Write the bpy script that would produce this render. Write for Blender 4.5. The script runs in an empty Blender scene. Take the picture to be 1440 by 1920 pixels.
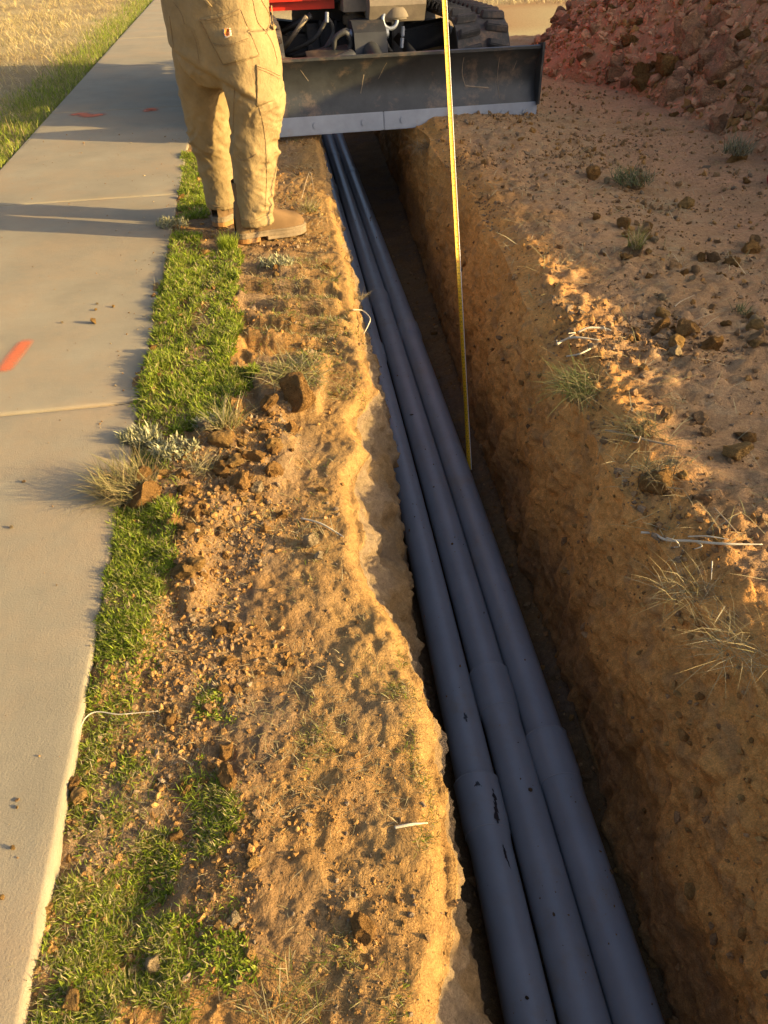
import bpy, bmesh, math, random
import numpy as np
from mathutils import Vector, Matrix

R = math.radians
rng = np.random.default_rng(7)
random.seed(7)
scene = bpy.context.scene
COL = scene.collection

# ------------------------------------------------------------------ camera
CAM_H = 1.2; PITCH = 38.9; ROLL = 1.5; FPX = 1400.0
cam_d = bpy.data.cameras.new('camera'); cam = bpy.data.objects.new('camera', cam_d); COL.objects.link(cam)
cam_d.sensor_fit = 'VERTICAL'; cam_d.sensor_height = 24.0; cam_d.lens = 24.0 * FPX / 1920.0
cam_d.clip_start = 0.02; cam_d.clip_end = 600
cam.matrix_world = (Matrix.Translation((0, 0, CAM_H)) @ Matrix.Rotation(R(90 - PITCH), 4, 'X') @ Matrix.Rotation(R(-ROLL), 4, 'Z'))
scene.camera = cam

# ------------------------------------------------------------------ sky, sun, exposure
SUN_EL = 15.0
SUN_DIR = Vector((1.0, -0.25, 1.031 * math.tan(R(SUN_EL)))).normalized()      # towards the sun
world = bpy.data.worlds.new('World'); scene.world = world; world.use_nodes = True
wn = world.node_tree.nodes; wl = world.node_tree.links
sky = wn.new('ShaderNodeTexSky'); sky.sky_type = 'NISHITA'; sky.sun_disc = False
sky.sun_elevation = R(SUN_EL); sky.sun_rotation = math.atan2(SUN_DIR.x, SUN_DIR.y)
sky.air_density = 0.6; sky.dust_density = 4.0; sky.ozone_density = 0.2
wn['Background'].inputs['Strength'].default_value = 0.13
wl.new(sky.outputs[0], wn['Background'].inputs['Color'])
sun_d = bpy.data.lights.new('sun', 'SUN'); sun_d.energy = 4.8; sun_d.angle = R(0.5); sun_d.color = (1.0, 0.73, 0.33)
sun = bpy.data.objects.new('sun', sun_d); COL.objects.link(sun)
sun.rotation_euler = SUN_DIR.to_track_quat('Z', 'Y').to_euler()
scene.view_settings.view_transform = 'Standard'; scene.view_settings.look = 'None'
scene.view_settings.gamma = 1.0; scene.view_settings.use_curve_mapping = False
scene.view_settings.exposure = 1.27
scene.render.engine = 'CYCLES'
scene.cycles.max_bounces = 6; scene.cycles.diffuse_bounces = 4; scene.cycles.glossy_bounces = 2
scene.cycles.transmission_bounces = 2; scene.cycles.transparent_max_bounces = 6
scene.cycles.use_denoising = True

# ------------------------------------------------------------------ surveying: picture point -> place on the ground
_p = R(PITCH); _r = R(ROLL)
_fw = np.array([0, math.cos(_p), -math.sin(_p)]); _rt = np.array([1.0, 0, 0]); _up = np.cross(_rt, _fw)
_r2 = _rt * math.cos(_r) - _up * math.sin(_r); _u2 = _up * math.cos(_r) + _rt * math.sin(_r)
_C = np.array([0, 0, CAM_H])
def ray(x, y): return _fw + _r2 * (x - 720) / FPX - _u2 * (y - 960) / FPX
def at(x, y, z=0.0):
    d = ray(x, y); return _C + d * ((z - CAM_H) / d[2])
def atY(x, y, Y):
    d = ray(x, y); return _C + d * (Y / d[1])

# ------------------------------------------------------------------ noise
def _hash(ix, iy, iz, seed):
    h = (ix.astype(np.int64) * 374761393 + iy.astype(np.int64) * 668265263 + iz.astype(np.int64) * 2147483647 + seed * 1274126177) & 0xFFFFFFFF
    h = ((h ^ (h >> 13)) * 1274126177) & 0xFFFFFFFF
    h = ((h ^ (h >> 16)) * 2246822519) & 0xFFFFFFFF
    return ((h ^ (h >> 15)) & 0xFFFFFF) / float(0xFFFFFF)
def vnoise(P, seed=0):
    P = np.asarray(P, float); i = np.floor(P).astype(np.int64); f = P - i
    f = f * f * f * (f * (f * 6 - 15) + 10)
    out = np.zeros(P.shape[:-1])
    for dx in (0, 1):
        wx = f[..., 0] if dx else 1 - f[..., 0]
        for dy in (0, 1):
            wy = f[..., 1] if dy else 1 - f[..., 1]
            for dz in (0, 1):
                wz = f[..., 2] if dz else 1 - f[..., 2]
                out += wx * wy * wz * _hash(i[..., 0] + dx, i[..., 1] + dy, i[..., 2] + dz, seed)
    return out * 2 - 1
_c1, _s1 = math.cos(0.65), math.sin(0.65); _c2, _s2 = math.cos(0.9), math.sin(0.9)
_ROT = np.array([[_c1, -_s1, 0], [_s1, _c1, 0], [0, 0, 1.0]]) @ np.array([[1.0, 0, 0], [0, _c2, -_s2], [0, _s2, _c2]])      # each octave turned, so no lattice shows
def fbm(P, scale, octaves=4, gain=0.5, seed=0, ridged=False):
    P = np.asarray(P, float) * scale; a = 1.0; s = 0; t = 0
    for o in range(octaves):
        n = vnoise(P, seed + o * 17)
        if ridged: n = 1 - 2 * np.abs(n)
        s = s + a * n; t += a; a *= gain; P = (P @ _ROT) * 2.03 + 11.7
    return s / t
def worley2(P, scale, seed=0):
    """distance to the nearest feature point and its random id, in cells"""
    P = np.asarray(P, float)[..., :2] * scale; i = np.floor(P).astype(np.int64)
    best = np.full(P.shape[:-1], 9.0); bid = np.zeros(P.shape[:-1])
    z = np.zeros_like(i[..., 0])
    for dx in (-1, 0, 1):
        for dy in (-1, 0, 1):
            cx = i[..., 0] + dx; cy = i[..., 1] + dy
            px_ = cx + _hash(cx, cy, z, seed + 1); py_ = cy + _hash(cx, cy, z, seed + 2)
            d = np.hypot(P[..., 0] - px_, P[..., 1] - py_)
            m = d < best
            best = np.where(m, d, best); bid = np.where(m, _hash(cx, cy, z, seed + 3), bid)
    return best, bid
def sstep(a, b, x):
    t = np.clip((x - a) / (b - a), 0, 1); return t * t * (3 - 2 * t)
def lerp(a, b, t): return a + (b - a) * t
def in_poly(X, Y, poly):
    c = np.zeros(X.shape, bool); n = len(poly)
    for k in range(n):
        x0, y0 = poly[k]; x1, y1 = poly[(k + 1) % n]
        cr = ((y0 > Y) != (y1 > Y))
        with np.errstate(divide='ignore', invalid='ignore'):
            xx = (x1 - x0) * (Y - y0) / ((y1 - y0) if y1 != y0 else 1e-9) + x0
        c ^= cr & (X < xx)
    return c
def gpoly(pts, z=0.0): return [tuple(at(x, y, z)[:2]) for x, y in pts]
def mask_polys(X, Y, polys, jitter=0.03, seed=5):
    """soft-edged mask of ground polygons given as picture outlines"""
    P = np.stack([X, Y, np.zeros_like(X)], -1)
    jx = fbm(P, 9, 3, seed=seed) * jitter; jy = fbm(P, 9, 3, seed=seed + 40) * jitter
    m = np.zeros(X.shape, bool)
    for p in polys: m |= in_poly(X + jx, Y + jy, gpoly(p))
    return m.astype(float)

# ------------------------------------------------------------------ mesh helpers
def link(o, parent=None):
    COL.objects.link(o)
    if parent is not None: o.parent = parent
    return o
def tag(o, label=None, cat=None, group=None, kind=None):
    if label: o['label'] = label
    if cat: o['category'] = cat
    if group: o['group'] = group
    if kind: o['kind'] = kind
    return o
def np_mesh(name, V, F, mat=None, col=None, smooth=True, uv=None):
    V = np.ascontiguousarray(V, np.float32); F = np.ascontiguousarray(F, np.int32); k = F.shape[1]
    me = bpy.data.meshes.new(name)
    me.vertices.add(len(V)); me.vertices.foreach_set('co', V.ravel())
    me.loops.add(F.size); me.loops.foreach_set('vertex_index', F.ravel())
    me.polygons.add(len(F)); me.polygons.foreach_set('loop_start', np.arange(len(F), dtype=np.int32) * k)
    me.update(calc_edges=True)
    me.polygons.foreach_set('use_smooth', np.full(len(F), smooth, bool))
    if col is not None:
        a = me.attributes.new('Col', 'FLOAT_COLOR', 'POINT')
        c = np.ones((len(V), 4), np.float32); c[:, :3] = col; a.data.foreach_set('color', c.ravel())
    if mat: me.materials.append(mat)
    return me
def obj(name, me, parent=None): return link(bpy.data.objects.new(name, me), parent)
def empty(name, loc=(0, 0, 0), rz=0.0):
    o = bpy.data.objects.new(name, None); o.location = loc; o.rotation_euler = (0, 0, rz); o.empty_display_size = 0.1
    return link(o)
def grid_faces(nr, nc):
    a = (np.arange(nr - 1)[:, None] * nc + np.arange(nc - 1)[None, :]).ravel()
    return np.stack([a, a + 1, a + nc + 1, a + nc], 1)
def bm_obj(name, bm, mat, parent=None, smooth=False, bevel=0.0, seg=2):
    me = bpy.data.meshes.new(name)
    if bevel > 0:
        bmesh.ops.bevel(bm, geom=[e for e in bm.edges if e.is_manifold and e.calc_face_angle(0) > 0.5], offset=bevel, segments=seg, affect='EDGES', clamp_overlap=True)
    bmesh.ops.recalc_face_normals(bm, faces=bm.faces[:])
    for f in bm.faces: f.smooth = smooth
    bm.to_mesh(me); bm.free(); me.materials.append(mat)
    if smooth: me.set_sharp_from_angle(angle=R(38))
    return obj(name, me, parent)
def add_box(bm, c, s, rot=None):
    m = Matrix.Translation(c) @ (rot if rot is not None else Matrix.Identity(4)) @ Matrix.Diagonal((s[0], s[1], s[2], 1))
    bmesh.ops.create_cube(bm, size=1.0, matrix=m)
def box_obj(name, c, s, mat, parent=None, rot=None, bevel=0.006, seg=2):
    bm = bmesh.new(); add_box(bm, c, s, rot); return bm_obj(name, bm, mat, parent, bevel=bevel, seg=seg)
def add_cyl(bm, a, b, r0, r1=None, n=20):
    a = Vector(a); b = Vector(b); d = b - a; r1 = r0 if r1 is None else r1
    m = Matrix.Translation((a + b) / 2) @ d.to_track_quat('Z', 'Y').to_matrix().to_4x4()
    bmesh.ops.create_cone(bm, cap_ends=True, segments=n, radius1=r0, radius2=r1, depth=d.length, matrix=m)
def cyl_obj(name, a, b, r, mat, parent=None, n=20, bevel=0.0):
    bm = bmesh.new(); add_cyl(bm, a, b, r, n=n); return bm_obj(name, bm, mat, parent, smooth=True, bevel=bevel)
def prism_obj(name, pts, x0, x1, mat, parent=None, bevel=0.006, M4=None, seg=2):
    """outline in (y,z) extruded along x"""
    bm = bmesh.new(); A = [bm.verts.new((x0, y, z)) for y, z in pts]; B = [bm.verts.new((x1, y, z)) for y, z in pts]; n = len(pts)
    bm.faces.new(A); bm.faces.new(B[::-1])
    for i in range(n): bm.faces.new((A[i], B[i], B[(i + 1) % n], A[(i + 1) % n]))
    if M4 is not None: bmesh.ops.transform(bm, matrix=M4, verts=bm.verts[:])
    return bm_obj(name, bm, mat, parent, bevel=bevel, seg=seg)
def smooth_path(pts, n):
    """Catmull-Rom through the points"""
    P = np.array(pts, float); P = np.vstack([2 * P[0] - P[1], P, 2 * P[-1] - P[-2]]); m = len(P) - 3
    out = []
    for t in np.linspace(0, m, n):
        i = min(int(t), m - 1); u = t - i; a, b, c, d = P[i], P[i + 1], P[i + 2], P[i + 3]
        out.append(0.5 * (2 * b + (c - a) * u + (2 * a - 5 * b + 4 * c - d) * u * u + (3 * b - a - 3 * c + d) * u ** 3))
    return np.array(out)
def tube_arrays(path, rad, n=8, cap=True, flat=1.0):
    P = np.asarray(path, float); m = len(P); rad = np.broadcast_to(np.asarray(rad, float), (m,))
    T = np.gradient(P, axis=0); T /= np.linalg.norm(T, axis=1)[:, None] + 1e-12
    ref = np.array([0, 0, 1.0]) if abs(T[0, 2]) < 0.9 else np.array([1.0, 0, 0])
    U = np.cross(ref, T[0]); U /= np.linalg.norm(U); V = []
    ang = np.linspace(0, 2 * np.pi, n, endpoint=False)
    for i in range(m):
        U = U - T[i] * (U @ T[i]); U /= np.linalg.norm(U); W = np.cross(T[i], U)
        V.append(P[i] + rad[i] * (np.cos(ang)[:, None] * U + flat * np.sin(ang)[:, None] * W))
    V = np.vstack(V)
    i = np.arange(m - 1)[:, None] * n; j = np.arange(n)[None]; j2 = (j + 1) % n
    F = np.stack([i + j, i + j2, i + n + j2, i + n + j], -1).reshape(-1, 4)
    return V, F
def tube_obj(name, path, rad, mat, parent=None, n=10, res=None):
    P = smooth_path(path, res) if res else np.asarray(path, float)
    if res and not np.isscalar(rad): rad = np.interp(np.linspace(0, 1, res), np.linspace(0, 1, len(rad)), rad)
    V, F = tube_arrays(P, rad, n)
    me = np_mesh(name, V, F, mat)
    bm = bmesh.new(); bm.from_mesh(me); bmesh.ops.holes_fill(bm, edges=[e for e in bm.edges if e.is_boundary]); bm.to_mesh(me); bm.free()
    return obj(name, me, parent)

# ------------------------------------------------------------------ materials
def mat_base(name):
    m = bpy.data.materials.new(name); m.use_nodes = True; nt = m.node_tree; b = nt.nodes['Principled BSDF']
    return m, nt, b
def N(nt, t, **k):
    n = nt.nodes.new(t)
    for a, v in k.items():
        if a in n.inputs.keys(): n.inputs[a].default_value = v
        else: setattr(n, a, v)
    return n
def bump_chain(nt, b, layers, vec=None):
    """layers: (scale, strength, distance, kind)"""
    prev = None
    for sc, st, di, kind in layers:
        if kind == 'vor':
            t = N(nt, 'ShaderNodeTexVoronoi'); t.inputs['Scale'].default_value = sc; out = t.outputs['Distance']
        else:
            t = N(nt, 'ShaderNodeTexNoise'); t.inputs['Scale'].default_value = sc; t.inputs['Detail'].default_value = 4; t.inputs['Roughness'].default_value = 0.65; out = t.outputs['Fac']
        if vec is not None: nt.links.new(vec, t.inputs['Vector'])
        bp = N(nt, 'ShaderNodeBump'); bp.inputs['Strength'].default_value = st; bp.inputs['Distance'].default_value = di
        nt.links.new(out, bp.inputs['Height'])
        if prev is not None: nt.links.new(prev, bp.inputs['Normal'])
        prev = bp.outputs['Normal']
    nt.links.new(prev, b.inputs['Normal'])
def soil_material(name, strength=1.0, mult=1.0, coord='Object'):
    m, nt, b = mat_base(name); b.inputs['Roughness'].default_value = 0.95; b.inputs['Specular IOR Level'].default_value = 0.12
    at_ = N(nt, 'ShaderNodeAttribute'); at_.attribute_name = 'Col'
    tc = N(nt, 'ShaderNodeTexCoord')
    n1 = N(nt, 'ShaderNodeTexNoise'); n1.inputs['Scale'].default_value = 55; n1.inputs['Detail'].default_value = 6; n1.inputs['Roughness'].default_value = 0.7
    n2 = N(nt, 'ShaderNodeTexNoise'); n2.inputs['Scale'].default_value = 330; n2.inputs['Detail'].default_value = 3
    for n_ in (n1, n2): nt.links.new(tc.outputs[coord], n_.inputs['Vector'])
    r1 = N(nt, 'ShaderNodeMapRange'); r1.inputs['From Min'].default_value = 0.3; r1.inputs['From Max'].default_value = 0.7; r1.inputs['To Min'].default_value = 0.72 * mult; r1.inputs['To Max'].default_value = 1.25 * mult
    r2 = N(nt, 'ShaderNodeMapRange'); r2.inputs['From Min'].default_value = 0.3; r2.inputs['From Max'].default_value = 0.7; r2.inputs['To Min'].default_value = 0.78; r2.inputs['To Max'].default_value = 1.25
    nt.links.new(n1.outputs['Fac'], r1.inputs['Value']); nt.links.new(n2.outputs['Fac'], r2.inputs['Value'])
    mu = N(nt, 'ShaderNodeMath', operation='MULTIPLY'); nt.links.new(r1.outputs[0], mu.inputs[0]); nt.links.new(r2.outputs[0], mu.inputs[1])
    mx = N(nt, 'ShaderNodeVectorMath', operation='SCALE'); nt.links.new(at_.outputs['Color'], mx.inputs[0]); nt.links.new(mu.outputs[0], mx.inputs['Scale'])
    nt.links.new(mx.outputs[0], b.inputs['Base Color'])
    bump_chain(nt, b, [(45, 0.6 * strength, 0.013, 'n'), (170, 0.8 * strength, 0.006, 'n'), (420, 0.6 * strength, 0.0025, 'n')], tc.outputs[coord])
    return m
def plain(name, col, rough=0.6, metal=0.0, spec=0.5, var=0.25, nscale=14, bump=(), dirt=None, dirt_amt=0.0, coord='Object', attr=False, transl=0.0):
    m, nt, b = mat_base(name); b.inputs['Roughness'].default_value = rough; b.inputs['Metallic'].default_value = metal; b.inputs['Specular IOR Level'].default_value = spec
    tc = N(nt, 'ShaderNodeTexCoord')
    n1 = N(nt, 'ShaderNodeTexNoise'); n1.inputs['Scale'].default_value = nscale; n1.inputs['Detail'].default_value = 6; n1.inputs['Roughness'].default_value = 0.65
    nt.links.new(tc.outputs[coord], n1.inputs['Vector'])
    r1 = N(nt, 'ShaderNodeMapRange'); r1.inputs['From Min'].default_value = 0.3; r1.inputs['From Max'].default_value = 0.7; r1.inputs['To Min'].default_value = 1 - var; r1.inputs['To Max'].default_value = 1 + var
    nt.links.new(n1.outputs['Fac'], r1.inputs['Value'])
    mx = N(nt, 'ShaderNodeVectorMath', operation='SCALE'); nt.links.new(r1.outputs[0], mx.inputs['Scale'])
    if attr:
        a = N(nt, 'ShaderNodeAttribute'); a.attribute_name = 'Col'; nt.links.new(a.outputs['Color'], mx.inputs[0])
    else: mx.inputs[0].default_value = col
    out = mx.outputs[0]
    if dirt is not None:
        n2 = N(nt, 'ShaderNodeTexNoise'); n2.inputs['Scale'].default_value = nscale * 0.6; n2.inputs['Detail'].default_value = 8; n2.inputs['Roughness'].default_value = 0.75
        nt.links.new(tc.outputs[coord], n2.inputs['Vector'])
        rp = N(nt, 'ShaderNodeMapRange'); rp.inputs['From Min'].default_value = 0.62 - dirt_amt * 0.4; rp.inputs['From Max'].default_value = 0.80 - dirt_amt * 0.3
        nt.links.new(n2.outputs['Fac'], rp.inputs['Value'])
        mm = N(nt, 'ShaderNodeMix', data_type='RGBA'); mm.inputs['B'].default_value = (*dirt, 1) if False else mm.inputs['B'].default_value
        mm.inputs[7].default_value = (*dirt, 1); nt.links.new(out, mm.inputs[6]); nt.links.new(rp.outputs[0], mm.inputs[0]); out = mm.outputs[2]
    nt.links.new(out, b.inputs['Base Color'])
    if bump: bump_chain(nt, b, bump, tc.outputs[coord])
    if transl > 0:
        tr = N(nt, 'ShaderNodeBsdfTranslucent'); nt.links.new(out, tr.inputs['Color'])
        ms = N(nt, 'ShaderNodeMixShader'); ms.inputs[0].default_value = transl
        o = nt.nodes['Material Output']; nt.links.new(b.outputs[0], ms.inputs[1]); nt.links.new(tr.outputs[0], ms.inputs[2]); nt.links.new(ms.outputs[0], o.inputs['Surface'])
    return m
SOIL = soil_material('soil')
SOIL_CLOD = soil_material('clod_soil', 1.0)
LEAF = plain('leaf', None, rough=0.55, spec=0.25, var=0.12, attr=True, transl=0.45)
STRAW = plain('straw', None, rough=0.7, spec=0.2, var=0.15, attr=True, transl=0.15)
CONC = plain('concrete', (0.305, 0.26, 0.176), rough=0.9, spec=0.2, var=0.13, nscale=3.0,
             bump=[(18, 0.15, 0.01, 'n'), (240, 0.6, 0.0022, 'n'), (620, 0.6, 0.0013, 'n')], dirt=(0.36, 0.27, 0.165), dirt_amt=0.42)
PVC = plain('grey_pvc', (0.265, 0.285, 0.315), rough=0.36, spec=0.5, var=0.09, nscale=7, dirt=(0.27, 0.24, 0.20), dirt_amt=0.20, bump=[(9, 0.03, 0.01, 'n'), (300, 0.04, 0.001, 'n')])

PVC_RIM = plain('grey_pvc_rim', (0.33, 0.34, 0.36), rough=0.5, spec=0.4, var=0.1)
# palette (linear reflectances)
TAN = np.array([0.44, 0.256, 0.084]); ORANGE = np.array([0.37, 0.198, 0.063]); BROWN = np.array([0.25, 0.15, 0.068])
GREYB = np.array([0.28, 0.20, 0.12]); DARK = np.array([0.13, 0.085, 0.05]); RED = np.array([0.47, 0.25, 0.128]); PALE = np.array([0.43, 0.31, 0.165])

CLAY = np.array([0.60, 0.29, 0.08])
# ------------------------------------------------------------------ the lie of the land
def sw_right(y): return -0.47 - 0.142 * np.asarray(y, float)
SW_W = 1.145
def sw_left(y): return sw_right(y) - SW_W
_lip = [(-1.6, 0.14), (0.3, 0.05)] + [(at(x, y)[1], at(x, y)[0]) for x, y in
        [(826, 1880), (848, 1790), (846, 1640), (838, 1500), (812, 1330), (770, 1220), (722, 1120), (676, 1030), (662, 930), (664, 880), (690, 830), (668, 775), (704, 715), (682, 640), (672, 560), (650, 470), (632, 395), (612, 320), (604, 280)]] + [(7.0, -0.50), (10.5, -0.83)]
_ly = np.array([a for a, b in _lip]); _lx = np.array([b for a, b in _lip])
def lip_left(y): return np.interp(y, _ly, _lx)
def crest(y): return np.interp(y, [-1.6, 0.3, 0.84, 1.2, 1.6, 2.2, 3.0, 3.9, 4.8, 5.7, 10.5], [0.80, 0.74, 0.70, 0.635, 0.60, 0.565, 0.55, 0.52, 0.40, 0.31, -0.12])
FLOOR_Z = -0.735
def floor_l(y): return 0.23 - 0.088 * np.asarray(y, float)
def floor_r(y): return np.interp(y, [-1.6, 0.5, 1.7, 2.7, 7.0, 10.5], [0.72, 0.615, 0.55, 0.455, 0.195, -0.11])
def pile_h(X, Y):
    foot = np.interp(Y, [-2, 3.6, 4.4, 6.3, 7.1, 7.6, 9.2, 11], [2.3, 2.25, 2.16, 1.98, 1.72, 1.35, 1.55, 2.2])
    H = np.interp(Y, [-2, -0.8, 1.2, 2.2, 3.0, 3.6, 4.2, 4.8, 6.2, 8.0, 9.4, 10.4], [0.77, 0.81, 0.81, 0.83, 1.0, 1.28, 1.47, 1.72, 1.85, 1.5, 0.55, 0.0])  # unseen near ridge: heights shaped by where its shadow should fall
    H = H - 0.07 * np.exp(-((Y - 1.75) / 0.28) ** 2)  # notch added to the unseen ridge to let a streak of sun through
    ridge = foot + H / 0.66
    w = np.clip((X - foot) / (ridge - foot + 1e-6), 0, None)
    up = np.minimum(w, 1.0); h = H * (up - 0.0) 
    down = np.clip((X - ridge - 0.25) / 2.2, 0, 1); h = h * (1 - down)
    # round the crown
    return np.where(w <= 0, 0, h * 1.0)

rows = [-1.6]
while rows[-1] < 10.2:
    y = rows[-1]; rows.append(y + (0.03 if y < 0.25 else max(0.0042, 0.0037 * (y + 0.75))))
YR = np.array(rows); NR = len(YR)
def seg(n, p=1.0): return np.linspace(0, 1, n) ** p
# --- A: verge between sidewalk and trench
nA, nB, nC, nD, nE = 175, 72, 18, 125, 190
yA = YR[:, None]
xa0 = sw_right(YR)[:, None] - 0.035; xa1 = lip_left(YR)[:, None] + (0.020 * fbm(np.stack([YR * 0, YR, YR * 0], -1), 9, 5, 0.6, seed=3) + 0.0015 * fbm(np.stack([YR * 0, YR, YR * 0], -1), 60, 3, 0.6, seed=4))[:, None]
sA = seg(nA)[None]
XA = xa0 + (xa1 - xa0) * sA; YA = np.broadcast_to(yA, XA.shape).copy()
edge_d = XA - sw_right(YA)                                   # metres from the slab edge
lip_d = xa1 - XA
PA = np.stack([XA, YA, 0 * XA], -1)
near = 1 - sstep(1.5, 2.6, YA)
ZA = lerp(-0.008, -0.020, near) * (1 - sstep(0.05, 0.35, edge_d)) + lerp(-0.012, -0.02, near) * sstep(0.05, 0.35, edge_d)
heap = mask_polys(XA, YA, [[(240, 920), (300, 880), (430, 760), (560, 790), (530, 880), (420, 960), (360, 1150), (330, 1130), (300, 980)]], 0.04, 8)
steps = mask_polys(XA, YA, [[(440, 500), (620, 500), (660, 650), (560, 700), (470, 700)]], 0.02, 9)
slab_chunk = mask_polys(XA, YA, [[(470, 690), (620, 670), (600, 770), (500, 780)]], 0.015, 10)
def blur(Z, k):
    for _ in range(k):
        Zp = np.pad(Z, 1, mode='edge'); Z = (Zp[1:-1, :-2] + Zp[1:-1, 2:] + Zp[:-2, 1:-1] + Zp[2:, 1:-1] + 2 * Z) / 6
    return Z
ZA += 0.030 * blur(heap, 50) + 0.035 * blur(slab_chunk, 3)
tt = (YA + 0.25 * XA + 0.05 * fbm(PA, 5, 3, seed=37)) * (2 * np.pi / 0.16)
ZA += blur(steps, 6) * 0.019 * (0.4 + sstep(-0.4, 0.4, fbm(PA, 6, 2, seed=38))) * np.sign(np.sin(tt)) * np.abs(np.sin(tt)) ** 0.4
ZA += 0.016 * fbm(PA, 5, 4, seed=21)
w1, id1 = worley2(PA, 16, 4); w2, id2 = worley2(PA + 3.1, 38, 5); w3, id3 = worley2(PA + 7.7, 85, 6)
rough = 0.15 + 0.6 * sstep(-0.2, 0.35, fbm(PA, 3.3, 3, seed=31)); rough = np.maximum(rough, blur(heap, 6))
ZA += rough * (0.008 * id1 * sstep(0.6, 0.0, w1) + 0.004 * id2 * sstep(0.6, 0.0, w2) + 0.002 * sstep(0.6, 0.05, w3)) + 0.0075 * fbm(PA, 15, 5, 0.62, seed=43)
ZA += 0.006 * fbm(PA, 40, 4, seed=41)
ZA -= 0.028 * sstep(0.05, 0.0, lip_d) ** 2                    # the lip rounds over
ZA += 0.004 * sstep(0.22, 0.08, lip_d) * sstep(0.0, 0.06, lip_d)
turf_up = mask_polys(XA, YA, [[(213, 955), (330, 955), (305, 1120), (268, 1250), (150, 1330), (182, 1150)], [(322, 440), (450, 455), (450, 690), (470, 735), (330, 815), (255, 800), (284, 640)]], 0.02, 13)
ZA += 0.016 * blur(turf_up, 12)
# tyre ruts beside the slab near the camera, dark hollows
hol = mask_polys(XA, YA, [[(230, 1740), (330, 1790), (300, 1850), (200, 1830)], [(210, 1600), (300, 1580), (310, 1700), (220, 1720)]], 0.03, 12)
ZA -= 0.035 * blur(hol, 90)
# --- B: left wall
sB = seg(nB)[None]; zl = ZA[:, -1:]; xl = XA[:, -1:]
ZB = zl + (FLOOR_Z - zl) * sB
fl = floor_l(YR)[:, None]
mean_lip = np.interp(YR, [-1.6, 0.4, 0.7, 1.2, 2.0, 2.6, 3.7, 5.2, 10.5], [0.17, 0.135, 0.125, 0.075, 0.035, 0.0, -0.14, -0.31, -0.80])[:, None]
face = np.maximum(mean_lip, xl + 0.012)                         # the dug face stands a little proud of the ragged lip
XB = xl + (face - xl) * sstep(0.0, 0.42, sB) + (np.minimum(fl, face + 0.03) - face) * sstep(0.5, 1.0, sB)
YB = np.broadcast_to(yA, XB.shape).copy()
# --- C: floor
sC = seg(nC)[None]; fr = floor_r(YR)[:, None]
XC = fl + (fr - fl) * sC; YC = np.broadcast_to(yA, XC.shape).copy(); ZC = np.full_like(XC, FLOOR_Z)
ZC += 0.03 * (np.abs(sC - 0.5) * 2) ** 6
# --- D: right wall
sD = seg(nD)[None]; cr = crest(YR)[:, None] + 0.03 * fbm(np.stack([YR * 0 + 4, YR, YR * 0], -1), 3.2, 4, seed=51)[:, None]
BANK = 0.05
ZD = FLOOR_Z + (BANK - FLOOR_Z) * sD + 0 * yA
XD = fr + (cr - fr) * (0.32 * sD + 0.68 * sstep(0.35, 1.08, sD) ** 1.2)
ZD = np.where(sD > 0.9, ZD - 0.25 * (sD - 0.9) ** 2 / 0.1 * 0.735, ZD)
YD = np.broadcast_to(yA, XD.shape).copy()
# --- E: right bank out to the open ground
sE = seg(nE, 2.1)[None]; x0 = XD[:, -1:]; z0 = ZD[:, -1:]
XE = x0 + (7.2 - x0) * sE; YE = np.broadcast_to(yA, XE.shape).copy(); PE = np.stack([XE, YE, 0 * XE], -1)
ZE = z0 + (BANK + 0.025 - 0.05 * sstep(0.35, 1.2, XE - x0) - z0) * sstep(0, 0.12, XE - x0) + 0.02 * fbm(PE, 2.2, 4, seed=61) * sstep(0, 0.3, XE - x0)
w1, id1 = worley2(PE, 13, 14); w2, id2 = worley2(PE + 3.1, 30, 15); w3, id3 = worley2(PE + 7.7, 70, 16)
roughE = 0.3 + 0.7 * sstep(-0.25, 0.3, fbm(PE, 2.4, 3, seed=33))
ZE += sstep(0, 0.05, XE - x0) * roughE * (0.024 * id1 * sstep(0.6, 0.0, w1) + 0.014 * id2 * sstep(0.65, 0.0, w2) + 0.008 * sstep(0.65, 0.05, w3)) + sstep(0, 0.05, XE - x0) * 0.014 * fbm(PE, 9, 5, 0.62, seed=64)
# track marks crossing the bank
tm = np.sin((XE * 0.35 + YE) * 2 * np.pi / 0.16); ZE += 0.010 * tm * sstep(0.1, 0.5, fbm(PE, 1.1, 2, seed=71)) * sstep(0.2, 0.5, XE - x0)
G = [np.concatenate(a, 1) for a in ((XA, XB[:, 1:], XC[:, 1:], XD[:, 1:], XE[:, 1:]), (YA, YB[:, 1:], YC[:, 1:], YD[:, 1:], YE[:, 1:]), (ZA, ZB[:, 1:], ZC[:, 1:], ZD[:, 1:], ZE[:, 1:]))]
G = np.stack(G, -1); NCOL = G.shape[1]
iB = nA - 1; iC = iB + nB - 1; iD = iC + nC - 1; iE = iD + nD - 1
def grid_normals(G):
    du = np.gradient(G, axis=1); dv = np.gradient(G, axis=0); n = np.cross(du, dv)
    return n / (np.linalg.norm(n, axis=-1, keepdims=True) + 1e-12)
NRM = grid_normals(G)
cidx = np.arange(NCOL)[None]
wallB = (sstep(iB - 4, iB + 5, cidx) * (1 - sstep(iC - 6, iC + 2, cidx))); wallD = sstep(iD - 2, iD + 6, cidx) * (1 - sstep(iE - 10, iE + 6, cidx)); flo = sstep(iC - 3, iC + 3, cidx) * (1 - sstep(iD - 3, iD + 3, cidx))
sl = slice(iB - 6, iE + 10)
Pw = G[:, sl]; Zs = Pw[..., 2:3]
Q = np.concatenate([Pw[..., :1], Pw[..., 1:2], Pw[..., 2:3]], -1)
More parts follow.
